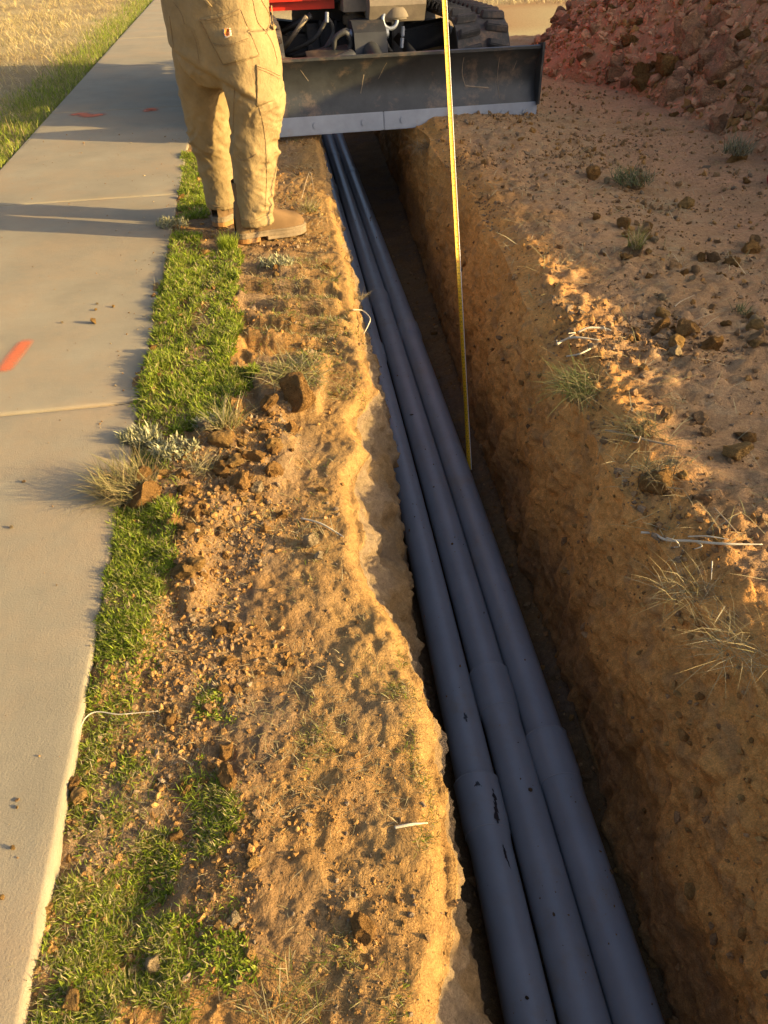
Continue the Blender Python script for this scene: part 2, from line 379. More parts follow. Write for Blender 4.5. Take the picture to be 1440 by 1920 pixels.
big = fbm(Q, 4.0, 3, seed=81); mid = fbm(Q, 12, 4, seed=82); lump = fbm(Q, 30, 4, 0.55, seed=83); fine = fbm(Q, 90, 3, 0.6, seed=84)
strk = fbm(Q * np.array([1, 1, 0.16]) + np.array([0, 0.22, 0]) * Q[..., 2:3], 26, 4, 0.6, seed=85)      # bucket scrape marks running down the wall
chips = fbm(Q, 17, 3, seed=86, ridged=True)
low = sstep(-0.25, -0.5, Q[..., 2])
dD = 0.040 * big + 0.022 * mid + (0.013 * lump + 0.008 * fine) * (1 - 0.5 * low) + 0.016 * strk * (0.35 + low) + 0.020 * np.clip(chips - 0.2, 0, 1) * (1 - low)
wq = np.stack([Q[..., 1] + 0.25 * Q[..., 2] + 0.03 * mid, Q[..., 2] * 1.2 + 0.03 * lump, 0 * Q[..., 0]], -1)
wa, ia = worley2(wq, 7.5, 44); wb, ib = worley2(wq + 5.3, 19, 45); wc, ic = worley2(wq + 9.1, 46, 46)
chunk = 0.034 * (ia - 0.45) * sstep(0.75, 0.25, wa) + 0.020 * (ib - 0.4) * sstep(0.7, 0.2, wb) + 0.009 * (ic - 0.4) * sstep(0.7, 0.2, wc)
dD = dD + 0.55 * chunk * (1 - 0.5 * low)
dB = 0.8 * chunk + 0.014 * big + 0.026 * mid + 0.013 * lump + 0.004 * fine + 0.014 * np.clip(chips - 0.2, 0, 1)
dC = 0.012 * mid + 0.008 * lump
disp = np.zeros(G.shape[:2]); disp[:, sl] = dD * wallD[:, sl] + dB * wallB[:, sl] + dC * flo[:, sl]
G = G + NRM * disp[..., None]
NRM = grid_normals(G)
# soil colours
def soilcol(P, kinds, seed):
    a = sstep(-0.35, 0.35, fbm(P, 2.6, 5, 0.55, seed=seed)); b = sstep(-0.25, 0.4, fbm(P, 8, 4, seed=seed + 9)); c = sstep(0.05, 0.5, fbm(P, 22, 3, seed=seed + 19))
    k = [np.asarray(x) for x in kinds]
    col = lerp(k[0], k[1], a[..., None]); col = lerp(col, k[2], 0.55 * b[..., None]); col = lerp(col, k[3], 0.5 * c[..., None]); return col
CA = soilcol(G[:, :nA], [ORANGE * 0.9, BROWN * 1.0, GREYB * 0.85, TAN * 0.9], 101)
lipm = sstep(0.30, 0.04, lip_d + 0.08 * fbm(PA, 7, 3, seed=55))[..., None]
CA = lerp(CA, soilcol(G[:, :nA], [TAN * 0.92, TAN * 0.82, ORANGE, TAN], 131), 0.75 * lipm)
CA = lerp(CA, BROWN * 0.8, 0.5 * blur(hol, 60)[..., None])
CB = soilcol(G[:, iB + 1:iC + 1], [GREYB * 0.85, GREYB * 0.65, TAN * 0.6, PALE * 0.6], 151)  # left face greyed and darkened: its shade is put into the colour
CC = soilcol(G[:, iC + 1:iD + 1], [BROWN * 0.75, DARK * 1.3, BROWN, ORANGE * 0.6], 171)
CD = soilcol(G[:, iD + 1:iE + 1], [CLAY * 1.1, CLAY * 0.9, CLAY * 1.2, BROWN * 1.3], 191)
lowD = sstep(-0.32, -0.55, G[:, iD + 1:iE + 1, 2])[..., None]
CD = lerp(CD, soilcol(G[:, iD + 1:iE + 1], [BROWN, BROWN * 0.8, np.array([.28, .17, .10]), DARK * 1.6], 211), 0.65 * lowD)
CE = soilcol(G[:, iE + 1:], [np.array([.40, .235, .112]), np.array([.36, .215, .10]), np.array([.43, .26, .13]), PALE * 0.95], 231)
CE = lerp(CE, soilcol(G[:, iE + 1:], [RED, RED * 0.9, BROWN * 1.1, RED * 1.1], 233), (0.65 * sstep(-0.5, 0.2, G[:, iE + 1:, 0] - 1.7 + 0.25 * fbm(PE[:, 1:], 2, 3, seed=77)))[..., None])
nE1 = nE - 1; dcr = G[:, iE + 1:, 0] - G[:, iE:iE + 1, 0]
CE = lerp(soilcol(G[:, iE + 1:], [CLAY * 1.1, CLAY * 0.9, CLAY * 1.2, BROWN * 1.3], 191), CE, sstep(0.0, 0.32, dcr + 0.22 * fbm(G[:, iE + 1:], 6, 4, seed=78))[..., None])
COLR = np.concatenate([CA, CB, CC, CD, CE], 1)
def sheet(name, c0, c1):
    g = G[:, c0:c1 + 1]; return obj(name, np_mesh(name, g.reshape(-1, 3), grid_faces(NR, g.shape[1]), SOIL, COLR[:, c0:c1 + 1].reshape(-1, 3)))
tag(sheet('verge', 0, iB), kind='structure', label='strip of torn turf and tan soil between sidewalk and trench')
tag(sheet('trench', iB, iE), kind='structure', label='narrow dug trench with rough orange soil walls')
tag(sheet('ground', iE, NCOL - 1), kind='structure', label='shaded brown dirt beside the trench')

# terrain beyond
def flat_grid(name, x0, x1, y0, y1, nx, ny, z, colf, seed):
    X, Y = np.meshgrid(np.linspace(0, 1, nx), np.linspace(y0, y1, ny))
    xa = x0(Y) if callable(x0) else x0; xb = x1(Y) if callable(x1) else x1
    X = xa + (xb - xa) * X; P = np.stack([X, Y, np.zeros_like(X)], -1)
    P[..., 2] = z + 0.02 * fbm(P, 1.2, 4, seed=seed)
    return P, colf(P)
def two(a, b, seed): return lambda P: lerp(np.asarray(a), np.asarray(b), sstep(-0.3, 0.3, fbm(P, 1.5, 5, seed=seed))[..., None])
Vs, Fs, Cs = [], [], []; o = 0
for (x0, x1, y0, y1, nx, ny) in [(-90, 90, 10.15, 140, 160, 130), (7.15, 90, -40, 10.15, 80, 60), (-90, -13.9, -40, 10.15, 60, 50), (-13.9, 7.15, -40, -1.58, 40, 40)]:
    P, c = flat_grid('t', x0, x1, y0, y1, nx, ny, -0.085, two(BROWN * 1.3, np.array([.38, .30, .15]), 3), 5)
    Vs.append(P.reshape(-1, 3)); Cs.append(c.reshape(-1, 3)); Fs.append(grid_faces(ny, nx) + o); o += nx * ny
tag(obj('terrain', np_mesh('terrain', np.vstack(Vs), np.vstack(Fs), SOIL, np.vstack(Cs))), kind='structure')
LP, lc = flat_grid('lawn', -14.0, lambda y: sw_left(y) + 0.03, -1.6, 30, 150, 260, -0.035, two(np.array([.30, .22, .11]), np.array([.36, .28, .14]), 9), 6)
LP[..., 2] += 0.015 * fbm(LP, 6, 3, seed=15)
tag(obj('lawn', np_mesh('lawn', LP.reshape(-1, 3), grid_faces(260, 150), SOIL, lc.reshape(-1, 3))), kind='structure')

# ------------------------------------------------------------------ sidewalk: one slab between each pair of joints
walk = tag(empty('sidewalk'), kind='structure', label='pale concrete sidewalk of long slabs')
wdir = np.array([-0.142, 1.0]); wdir /= np.linalg.norm(wdir); wper = np.array([wdir[1], -wdir[0]])      # towards the trench
w_org = np.array([-0.47, 0.0])
joints = [-2.3, -0.16, 2.10, 4.38, 6.84, 9.10, 11.4, 13.7, 16.0, 18.3, 20.6, 22.9, 25.2]
def slab(t0, t1, k):
    ny = 90 if k in (1, 2) else 50; nx = 40; g = 0.0055; wt = SW_W * 0.99; r = 0.013; th = 0.11
    # cross-section: left face, rounded edge, top, rounded edge, right face
    prof = [(-wt, -th), (-wt, -r)] + [(-wt + r * (1 - math.cos(a)), -r + r * math.sin(a)) for a in np.linspace(0.25, math.pi / 2, 4)]
    prof += [(x, 0.0) for x in np.linspace(-wt + r, -r, nx)[1:-1]]
    prof += [(-r + r * math.sin(a), -r + r * math.cos(a)) for a in np.linspace(0, math.pi / 2, 6)] + [(0, -r - 0.03), (0, -th)]
    pr = np.array(prof); ts = np.concatenate([[t0 + g, t0 + g + 0.001, t0 + g + 0.004], np.linspace(t0 + g + 0.012, t1 - g - 0.012, ny), [t1 - g - 0.004, t1 - g - 0.001, t1 - g]])
    drop = np.zeros(len(ts)); drop[[0, -1]] = -0.03; drop[[1, -2]] = -0.006; drop[[2, -3]] = -0.0018
    T, S = np.meshgrid(ts, np.arange(len(pr)), indexing='ij'); xx = pr[S, 0]; zz = pr[S, 1] + np.where(pr[S, 1] > -0.03, drop[:, None], 0)
    P = np.stack([w_org[0] + wdir[0] * T + wper[0] * xx, w_org[1] + wdir[1] * T + wper[1] * xx, zz], -1)
    side = (np.abs(xx) < 0.03)
    jit = fbm(P, 22, 4, 0.6, seed=90 + k)
    P[..., 0] += np.where(side, 0.003 * jit, 0) ; P[..., 2] += np.where(zz > -0.001, 0.0016 * fbm(P, 2.0, 3, seed=91 + k), 0)
    me = np_mesh('slab', P.reshape(-1, 3), grid_faces(len(ts), len(pr))[:, ::-1], CONC)
    o_ = obj('slab', me, walk)
for k in range(len(joints) - 1): slab(joints[k], joints[k + 1], k)

# ------------------------------------------------------------------ spoil heap
yy = np.linspace(-1.6, 10.2, 330); xx = np.linspace(1.0, 8.4, 230)
HX, HY = np.meshgrid(xx, yy); HP = np.stack([HX, HY, 0 * HX], -1)
HH = pile_h(HX, HY); on = sstep(0.0, 0.35, HH)
HZ = HH + on * (0.09 * fbm(HP, 1.5, 3, seed=301) * sstep(0.1, 0.8, HH) * sstep(3.4, 4.6, HY) + 0.05 * fbm(HP, 5, 4, seed=302)) - 0.06 * (1 - on)
w1, id1 = worley2(HP, 7, 24); w2, id2 = worley2(HP + 3.1, 17, 25)
HZ += on * (0.06 * id1 * sstep(0.6, 0.1, w1) + 0.03 * id2 * sstep(0.6, 0.1, w2))
HP[..., 2] = HZ
HC = soilcol(HP, [RED * 1.05, RED * 0.85, ORANGE * 0.85, RED * 1.2], 311)
HC = lerp(HC, soilcol(HP, [ORANGE * 0.9, BROWN * 1.2, RED, ORANGE], 321), (0.7 * sstep(2.2, 3.2, HX + 0.5 * fbm(HP, 0.9, 3, seed=331)))[..., None])
heap_o = obj('dirt_pile', np_mesh('dirt_pile', HP.reshape(-1, 3), grid_faces(330, 230), SOIL, HC.reshape(-1, 3)))
tag(heap_o, 'long heap of reddish brown excavated dirt at the right', 'dirt pile')
HN = grid_normals(HP)

# ------------------------------------------------------------------ scatter helpers
def scatter(grid, weight, n):
    """n points on a grid surface, chosen by area times weight; returns positions, normals"""
    a = grid[1:, :-1] - grid[:-1, :-1]; b = grid[:-1, 1:] - grid[:-1, :-1]
    w = (np.linalg.norm(np.cross(a, b), axis=-1) * weight[:-1, :-1]).ravel(); cs = np.cumsum(w)
    k = np.searchsorted(cs, rng.random(n) * cs[-1]); k = np.minimum(k, len(w) - 1); nc = grid.shape[1] - 1
    r, c = k // nc, k % nc; u = rng.random(n)[:, None]; v = rng.random(n)[:, None]
    P = (grid[r, c] * (1 - u) * (1 - v) + grid[r, c + 1] * u * (1 - v) + grid[r + 1, c] * (1 - u) * v + grid[r + 1, c + 1] * u * v)
    return P, r, c
def blades_mesh(name, P, L, W, dirs, lean, col, mat, curl=0.5):
    """grass blades: three triangles each, rooted at P, leaning along dirs"""
    n = len(P); d3 = np.concatenate([dirs, np.zeros((n, 1))], 1); side = np.stack([-dirs[:, 1], dirs[:, 0], np.zeros(n)], 1)
    tw = rng.normal(0, 0.8, n); side = side * np.cos(tw)[:, None] + d3 * np.sin(tw)[:, None]
    up = np.array([0, 0, 1.0]); l1 = lean[:, None]; l2 = np.clip(lean + curl * rng.random(n), 0, 1.9)[:, None]
    mid = P + (L * 0.5)[:, None] * (up * np.cos(l1) + d3 * np.sin(l1))
    tip = mid + (L * 0.5)[:, None] * (up * np.cos(l2) + d3 * np.sin(l2))
    hw = (W * 0.5)[:, None] * side
    V = np.stack([P - hw, P + hw, mid + hw * 0.8, mid - hw * 0.8, tip], 1).reshape(-1, 3)
    b = np.arange(n)[:, None] * 5
    F = np.concatenate([b + np.array([[0, 1, 2]]), b + np.array([[0, 2, 3]]), b + np.array([[3, 2, 4]])], 1).reshape(-1, 3)
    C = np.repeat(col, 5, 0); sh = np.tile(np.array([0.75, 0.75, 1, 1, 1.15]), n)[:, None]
    return np_mesh(name, V, F, mat, C * sh, smooth=True)
def rand_dirs(n, bias=(0, 0), k=0.0):
    a = rng.random(n) * 2 * np.pi; d = np.stack([np.cos(a), np.sin(a)], 1) + k * np.asarray(bias); return d / (np.linalg.norm(d, axis=1, keepdims=True) + 1e-9)
def pick_cols(n, cols, var=0.18):
    c = np.asarray(cols)[rng.integers(0, len(cols), n)]; return c * (1 + var * rng.normal(size=(n, 1))).clip(0.5, 1.6)
GREENS = [(0.23, 0.30, 0.022), (0.30, 0.36, 0.03), (0.17, 0.24, 0.02), (0.36, 0.39, 0.05)]
OLIVES = [(0.27, 0.27, 0.06), (0.34, 0.30, 0.09), (0.20, 0.23, 0.045)]
STRAWS = [(0.46, 0.36, 0.17), (0.52, 0.43, 0.23), (0.38, 0.29, 0.13), (0.33, 0.28, 0.11)]
_ico = {}
def ico(sub):
    if sub not in _ico:
        bm = bmesh.new(); bmesh.ops.create_icosphere(bm, subdivisions=sub, radius=1.0); bm.verts.ensure_lookup_table()
        _ico[sub] = (np.array([v.co[:] for v in bm.verts]), np.array([[v.index for v in f.verts] for f in bm.faces])); bm.free()
    return _ico[sub]
def rock_shape(sub, seed, angular=0.5, bumpy=0.12):
    V, F = ico(sub); r = np.random.default_rng(seed); V = V.copy()
    for _ in range(13):                                             # flats broken off the ball
        n = r.normal(size=3); n /= np.linalg.norm(n); d = 0.52 + 0.36 * r.random(); t = V @ n
        V = V - np.outer(np.clip(t - d, 0, None) * angular * 1.6, n)
    V = V * (1 + 0.22 * fbm(V + seed * 3.7, 1.1, 2, seed=seed)[:, None] + bumpy * fbm(V + seed, 3.2, 4, 0.6, seed=seed + 5)[:, None])
    return V * (0.75 + 0.5 * r.random(3)), F
def rand_rot(n):
    q = rng.normal(size=(n, 4)); q /= np.linalg.norm(q, axis=1, keepdims=True); w, x, y, z = q.T
    return np.stack([np.stack([1 - 2 * (y * y + z * z), 2 * (x * y - z * w), 2 * (x * z + y * w)], -1), np.stack([2 * (x * y + z * w), 1 - 2 * (x * x + z * z), 2 * (y * z - x * w)], -1), np.stack([2 * (x * z - y * w), 2 * (y * z + x * w), 1 - 2 * (x * x + y * y)], -1)], 1)
def crumbs_mesh(name, P, S, cols, mat, sub=1, protos=12, smooth=False):
    Vs, Fs, Cs = [], [], []; o = 0; n = len(P); rot = rand_rot(n); kind = rng.integers(0, protos, n)
    for k in range(protos):
        V, F = rock_shape(sub, 500 + k, 0.9, 0.2); V = V * (0.55 + 0.8 * np.random.default_rng(k).random(3)); m = np.where(kind == k)[0]
        W = np.einsum('nij,vj->nvi', rot[m], V) * S[m][:, None, None] + P[m][:, None, :]
        Vs.append(W.reshape(-1, 3)); Fs.append((F[None] + (np.arange(len(m)) * len(V))[:, None, None]).reshape(-1, 3) + o); Cs.append(np.repeat(cols[m], len(V), 0)); o += len(m) * len(V)
    return np_mesh(name, np.vstack(Vs), np.vstack(Fs), mat, np.vstack(Cs), smooth=smooth)

# clod prototypes (shared meshes); soil grain follows the clod's own size
def clod_material(name):
    m = soil_material(name, 1.0); nt = m.node_tree
    for n_ in nt.nodes:
        if n_.type == 'TEX_NOISE': n_.inputs['Scale'].default_value *= 0.045
        if n_.type == 'BUMP': n_.inputs['Distance'].default_value *= 14
    oi = N(nt, 'ShaderNodeObjectInfo'); mr = N(nt, 'ShaderNodeMapRange'); mr.inputs['To Min'].default_value = 0.85; mr.inputs['To Max'].default_value = 1.25
    nt.links.new(oi.outputs['Random'], mr.inputs['Value'])
    b = nt.nodes['Principled BSDF']; src = b.inputs['Base Color'].links[0].from_socket
    sc = N(nt, 'ShaderNodeVectorMath', operation='SCALE'); nt.links.new(src, sc.inputs[0]); nt.links.new(mr.outputs[0], sc.inputs['Scale']); nt.links.new(sc.outputs[0], b.inputs['Base Color'])
    return m
CLOD = clod_material('clod')
def protos(colors, n, seed, ang=0.55, bumpy=0.14):
    out = []
    for k in range(n):
        V, F = rock_shape(4, seed + k, ang, bumpy); c = np.asarray(colors[k % len(colors)]) * np.ones((len(V), 3)); c = c * (1 + 0.2 * fbm(V, 2.5, 3, seed=seed + k)[:, None])
        out.append(np_mesh('clod', V, F, CLOD, c))
    return out
CL_TAN = protos([TAN * 0.95, ORANGE * 1.05, ORANGE * 0.85], 6, 700, 0.85, 0.22); CL_RED = protos([RED * 1.1, ORANGE * 0.8, RED, RED * 1.25], 7, 720, 0.95, 0.16)
CL_BRN = protos([BROWN * 1.6, ORANGE * 0.9, BROWN * 1.8], 6, 740, 0.8, 0.2); CL_PALE = protos([TAN * 1.05, PALE * 1.0, np.array([.46, .34, .19])], 4, 760, 0.75, 0.12)
def clod(name, P, r, protos_, label, cat, group=None, sink=0.35, k=None, rot=None, flat=None):
    o_ = bpy.data.objects.new(name, protos_[int(rng.integers(0, len(protos_))) if k is None else k % len(protos_)])
    s = r * (0.85 + 0.3 * rng.random(3)); s[2] *= 0.85
    if flat: s[2] *= flat
    o_.scale = s; o_.rotation_euler = rot if rot is not None else tuple(rng.random(3) * np.array([0.8, 0.8, 6.28]) - np.array([0.4, 0.4, 0]))
    o_.location = (P[0], P[1], P[2] + s[2] * (1 - 2 * sink)); return tag(link(o_), label, cat, group)
def surf_z(x, y):
    """height of the built ground at a place (nearest sheet vertex)"""
    r = int(np.argmin(np.abs(YR - y))); c = int(np.argmin(np.abs(G[r, :, 0] - x) + np.where((np.arange(NCOL) > iB) & (np.arange(NCOL) < iE - 8), 5, 0))); return G[r, c, 2]
def pick(x, y, guess=0.0):
    p = at(x, y, guess)
    for _ in range(3): p = at(x, y, surf_z(p[0], p[1]))
    return p
def px_m(p): return np.dot(np.asarray(p) - _C, _fw) / FPX

# ------------------------------------------------------------------ conduits
PIPE_R = 0.0545
def zc(y): return FLOOR_Z + 0.012 + PIPE_R + 0 * y
def survey(pts, z): return sorted([(at(x, y, z)[1], at(x, y, z)[0]) for x, y in pts])
ZCEN = FLOOR_Z + 0.012 + PIPE_R
runs = {
 'left': ([(978, 1820), (869, 1340), (781, 960), (697, 600), (662, 450)], [(905, 1447), (712, 637)]),
 'middle': ([(1071, 1820), (938, 1340), (830, 960), (723, 600), (638, 330)], [(918, 1243), (716, 541), (626, 282)]),
 'right': ([(1148, 1820), (991, 1340), (865, 960), (750, 600), (650, 330)], [(1018, 1362), (778, 598), (656, 312)])}
labels = {'left': 'grey plastic conduit closest to the trench wall by the sidewalk', 'middle': 'grey plastic conduit lying between the other two in the trench', 'right': 'grey plastic conduit closest to the measuring tape foot'}
SMUDGE = plain('glue_black', (0.02, 0.02, 0.025), rough=0.35, var=0.2)
centers = {}
ys_common = np.linspace(-1.5, 10.0, 60)
for key, (cpts, jpts) in runs.items():
    sv = survey(cpts, ZCEN + 0.005); yy_ = np.array([a for a, b in sv]); xx_ = np.array([b for a, b in sv])
    co = np.polyfit(yy_, xx_, 3); dco = np.polyder(co)
    def fx(y, co=co, dco=dco, lo=yy_[0], hi=yy_[-1]):
        yc = np.clip(y, lo, hi); return np.polyval(co, yc) + np.polyval(dco, yc) * (y - yc)
    centers[key] = fx
def sep(y):
    m = centers['middle'](y); l = np.minimum(centers['left'](y), m - 2 * PIPE_R - 0.008); r = np.maximum(centers['right'](y), m + 2 * PIPE_R + 0.003)
    l = np.maximum(l, m - 2 * PIPE_R - 0.03); r = np.minimum(r, m + 2 * PIPE_R + 0.02); return {'left': l, 'middle': m, 'right': r}
def pipe_section(y0, y1, key, parent, bell=True):
    n = 60; t = np.linspace(y0, y1, n); bl = 0.13
    if bell: t = np.concatenate([np.linspace(y0, y1 - bl - 0.06, n), [y1 - bl - 0.04, y1 - bl - 0.02, y1 - bl, y1 - bl + 0.01, y1 - 0.02, y1 - 0.004, y1, y1, y1 - 0.03]])
    rad = np.full(len(t), PIPE_R)
    if bell: rad[-9:] = PIPE_R * np.array([1.02, 1.07, 1.11, 1.125, 1.125, 1.125, 1.11, 1.02, 1.005])
    x = sep(t)[key]; P = np.stack([x, t, np.full(len(t), ZCEN)], -1); ang = np.linspace(0, 2 * np.pi, 40, endpoint=False)
    sl_ = np.polyval([0], 0) + np.gradient(x) / (np.gradient(t) + 1e-9); sl_ = np.where(np.abs(sl_) > 0.4, -0.09, sl_)
    U = np.stack([np.ones_like(t), -sl_, 0 * t], -1); U /= np.linalg.norm(U, axis=1, keepdims=True)
    V = P[:, None] + rad[:, None, None] * (np.cos(ang)[None, :, None] * U[:, None] + np.sin(ang)[None, :, None] * np.array([0, 0, 1.0]))
    m = len(t); i = np.arange(m - 1)[:, None] * 40; j = np.arange(40)[None]; j2 = (j + 1) % 40
    F = np.stack([i + j, i + j2, i + 40 + j2, i + 40 + j], -1).reshape(-1, 4)
    me = np_mesh('pipe_section', V.reshape(-1, 3), F[:, ::-1], PVC); me.set_sharp_from_angle(angle=R(40))
    ps = obj('pipe_section', me, parent)
    if bell:
        xr = sep(np.array([y1]))[key][0]; ang = np.linspace(0, 2 * np.pi, 49); rp = np.stack([xr + PIPE_R * 1.113 * np.cos(ang), np.full(49, y1 - 0.002) + 0.09 * PIPE_R * np.cos(ang), ZCEN + PIPE_R * 1.113 * np.sin(ang)], -1)
        V, F = tube_arrays(rp, 0.0016, 6); obj('bell_rim', np_mesh('bell_rim', V, F, PVC_RIM), ps)
        yb = y1 - bl - 0.02; xr = sep(np.array([yb]))[key][0]; rp = np.stack([xr + PIPE_R * 1.07 * np.cos(ang), np.full(49, yb) + 0.09 * PIPE_R * np.cos(ang), ZCEN + PIPE_R * 1.07 * np.sin(ang)], -1)
        V, F = tube_arrays(rp, 0.0012, 6); obj('bell_shoulder', np_mesh('bell_shoulder', V, F, PVC_RIM), ps)
    return ps
for key, (cpts, jpts) in runs.items():
    root = tag(empty('conduit_pipe'), labels[key], 'pipe', 'three grey conduits laid in the trench')
    J = sorted(at(x, y, ZCEN + PIPE_R)[1] for x, y in jpts)
    J = [J[0] - 3.05] + J
    while J[-1] < 9.5: J.append(J[-1] + 3.05)
    if J[0] > -1.4: J = [-1.5] + J
    for a, b in zip(J[:-1], J[1:]): pipe_section(a - 0.10, b, key, root)
    if key == 'left':                                                # smears of black pipe cement by the near joint
        jy = J[1] if J[1] > 0.3 else J[2]
        jy = min(J, key=lambda v: abs(v - 0.93))
        def smear(pts, rr):
            Vv = []
            P2 = smooth_path(pts, 24); T2 = np.gradient(P2, axis=0); T2 /= np.linalg.norm(T2, axis=1)[:, None]; nrm = np.stack([-T2[:, 1], T2[:, 0]], 1)
            w_ = np.sin(np.linspace(0.15, np.pi - 0.05, 24)) * (1 + 0.5 * rng.normal(size=24)) * 0.5
            w2 = (w_ * pts_w)[:, None] * np.array([14.0, 1.0]); A = P2 + nrm * w2; B = P2 - nrm * w2
            for q in (A, B):
                yv = jy - q[:, 1]; th = q[:, 0]; x_ = sep(yv)['left']
                Vv.append(np.stack([x_ + rr * np.sin(th), yv, ZCEN + rr * np.cos(th)], -1))
            V = np.vstack(Vv); i = np.arange(23); F = np.stack([i, i + 1, i + 25, i + 24], 1)
            return obj('cement_smear', np_mesh('cement_smear', V, F, SMUDGE), root)
        pts_w = 0.012; smear([(-0.28, 0.045), (-0.10, 0.038), (0.05, 0.048)], PIPE_R * 1.135)
        pts_w = 0.024; smear([(0.52, 0.05), (0.50, 0.09), (0.38, 0.13), (0.40, 0.148)], PIPE_R * 1.135)
        pts_w = 0.014; smear([(0.42, 0.20), (0.46, 0.23), (0.55, 0.26)], PIPE_R * 1.008)
        pts_w = 0.018; smear([(0.02, -0.19), (0.06, -0.175), (0.03, -0.16)], PIPE_R * 1.008)

# crumbs of soil fallen on the pipes
nb = 260; yb_ = rng.random(nb) ** 1.3 * 6 + 0.4; kk = rng.integers(0, 3, nb); th_ = rng.normal(0, 0.45, nb); Sb = 0.0014 * np.exp(rng.exponential(0.5, nb)).clip(1, 5)
sp_ = sep(yb_); xb_ = np.choose(kk, [sp_['left'], sp_['middle'], sp_['right']])
Pb = np.stack([xb_ + (PIPE_R + Sb * 0.4) * np.sin(th_), yb_, ZCEN + (PIPE_R + Sb * 0.4) * np.cos(th_)], -1)
PIPE_BITS = (Pb, Sb)
# ------------------------------------------------------------------ loose soil
tag(obj('pipe_crumbs', crumbs_mesh('pipe_crumbs', Pb, Sb, pick_cols(nb, [BROWN, DARK, ORANGE * 0.8], 0.2), SOIL, 1)), kind='stuff', label='crumbs of soil fallen on the pipes')
GA = G[:, :nA]; DX, DY = GA[..., 0], GA[..., 1]
cr_poly = [[(320, 900), (440, 860), (540, 900), (500, 1050), (430, 1150), (470, 1300), (330, 1400), (250, 1260), (300, 1140)], [(260, 1420), (400, 1380), (480, 1560), (470, 1760), (330, 1760), (350, 1560)], [(420, 760), (560, 780), (500, 900), (300, 960), (260, 920)]]
dens = 0.07 + 1.0 * mask_polys(DX, DY, cr_poly, 0.06, 61) + 0.5 * sstep(0.05, 0.4, fbm(GA, 4, 3, seed=63))
dens *= 1 - 0.7 * sstep(0.16, 0.05, lip_d)
dens *= sstep(8, 6, YA) * (YA > 0.15)
nC_ = 30000
P, r_, c_ = scatter(GA, dens / (np.maximum(YA, 0) * 0.9 + 0.3), nC_)
S = 0.00075 * np.exp(rng.exponential(0.62, nC_)).clip(1, 8) * (1 + 0.25 * P[:, 1])
P[:, 2] += S * 0.1
tag(obj('soil_crumbs', crumbs_mesh('soil_crumbs', P, S, pick_cols(nC_, [ORANGE * 1.05, BROWN * 1.3, ORANGE, TAN * 0.9, ORANGE * 0.9, GREYB], 0.15), SOIL, 1)), kind='stuff', label='loose crumbs of soil on the verge')
GE = G[:, iE:]; eX = GE[..., 0] - G[:, iE:iE + 1, 0]
densE = (0.3 + 1.2 * sstep(-0.1, 0.4, fbm(GE, 2.2, 3, seed=65))) * sstep(1.9, 1.2, eX) * sstep(8, 6, yA) * (yA > 0.2) / (np.maximum(yA, 0) * 0.6 + 0.4)
nE_ = 12000
P, r_, c_ = scatter(GE, densE, nE_); S = 0.0019 * np.exp(rng.exponential(0.55, nE_)).clip(1, 5) * (1 + 0.2 * P[:, 1]); P[:, 2] += S * 0.3
tag(obj('bank_crumbs', crumbs_mesh('bank_crumbs', P, S, pick_cols(nE_, [BROWN * 1.25, GREYB * 0.9, ORANGE * 0.9, BROWN, BROWN * 1.1], 0.15), SOIL, 1)), kind='stuff', label='loose crumbs of soil on the shaded bank')
GD = G[:, iD:iE]; nW_ = 1100
P, r_, c_ = scatter(GD, sstep(-0.7, -0.2, GD[..., 2]) * sstep(6, 4, yA) * (yA > 0.2) / (np.maximum(yA, 0) * 0.6 + 0.4), nW_); S = 0.0025 * np.exp(rng.exponential(0.6, nW_)).clip(1, 6)
tag(obj('wall_grit', crumbs_mesh('wall_grit', P, S, pick_cols(nW_, [ORANGE, TAN * 0.9, BROWN * 1.2], 0.2), SOIL, 1)), kind='stuff', label='grit stuck in the trench wall')
GC = G[:, iC - 4:iD + 6]; nF_ = 2500
P, r_, c_ = scatter(GC, sstep(7, 5, yA) * np.ones(GC.shape[:2]) * (yA > 0.2) / (np.maximum(yA, 0) * 0.6 + 0.4), nF_); S = 0.003 * np.exp(rng.exponential(0.6, nF_)).clip(1, 6)
tag(obj('floor_crumbs', crumbs_mesh('floor_crumbs', P, S, pick_cols(nF_, [BROWN, ORANGE * 0.8, BROWN * 1.3], 0.2), SOIL, 1)), kind='stuff', label='crumbled soil on the trench floor')
# rubble of the spoil heap
vis = sstep(3.2, 4.2, HY) * sstep(0.0, 0.12, HH) * sstep(5.0, 4.0, HX) * sstep(9.8, 8.8, HY)
nP_ = 9000
P, r_, c_ = scatter(HP, vis, nP_); S = 0.013 * np.exp(rng.exponential(0.5, nP_)).clip(1, 4); P[:, 2] += S * 0.25
redness = sstep(2.2, 3.2, P[:, 0] + 0.5 * fbm(P * np.array([1, 1, 0]), 0.9, 3, seed=331))[:, None]
cc = lerp(pick_cols(nP_, [RED * 1.15, RED, RED * 1.3, ORANGE * 0.85], 0.15), pick_cols(nP_, [ORANGE * 0.95, BROWN * 1.3, RED, ORANGE], 0.15), 0.75 * redness)
tag(obj('pile_rubble', crumbs_mesh('pile_rubble', P, S, cc, SOIL, 1, smooth=False)), kind='stuff', label='small red dirt lumps covering the dirt pile')
P, r_, c_ = scatter(HP, vis * (0.25 + 1.2 * sstep(1.0, 0.1, HH)) , 140); P = P[np.argsort(P[:, 1])]
for k in range(140):
    r0 = 0.036 * math.exp(min(rng.exponential(0.55), 1.2))
    clod('dirt_clod', P[k], r0, CL_RED, 'fist sized reddish dirt clod among many on the dirt pile', 'dirt clod', 'red clods on the dirt pile', sink=0.3)
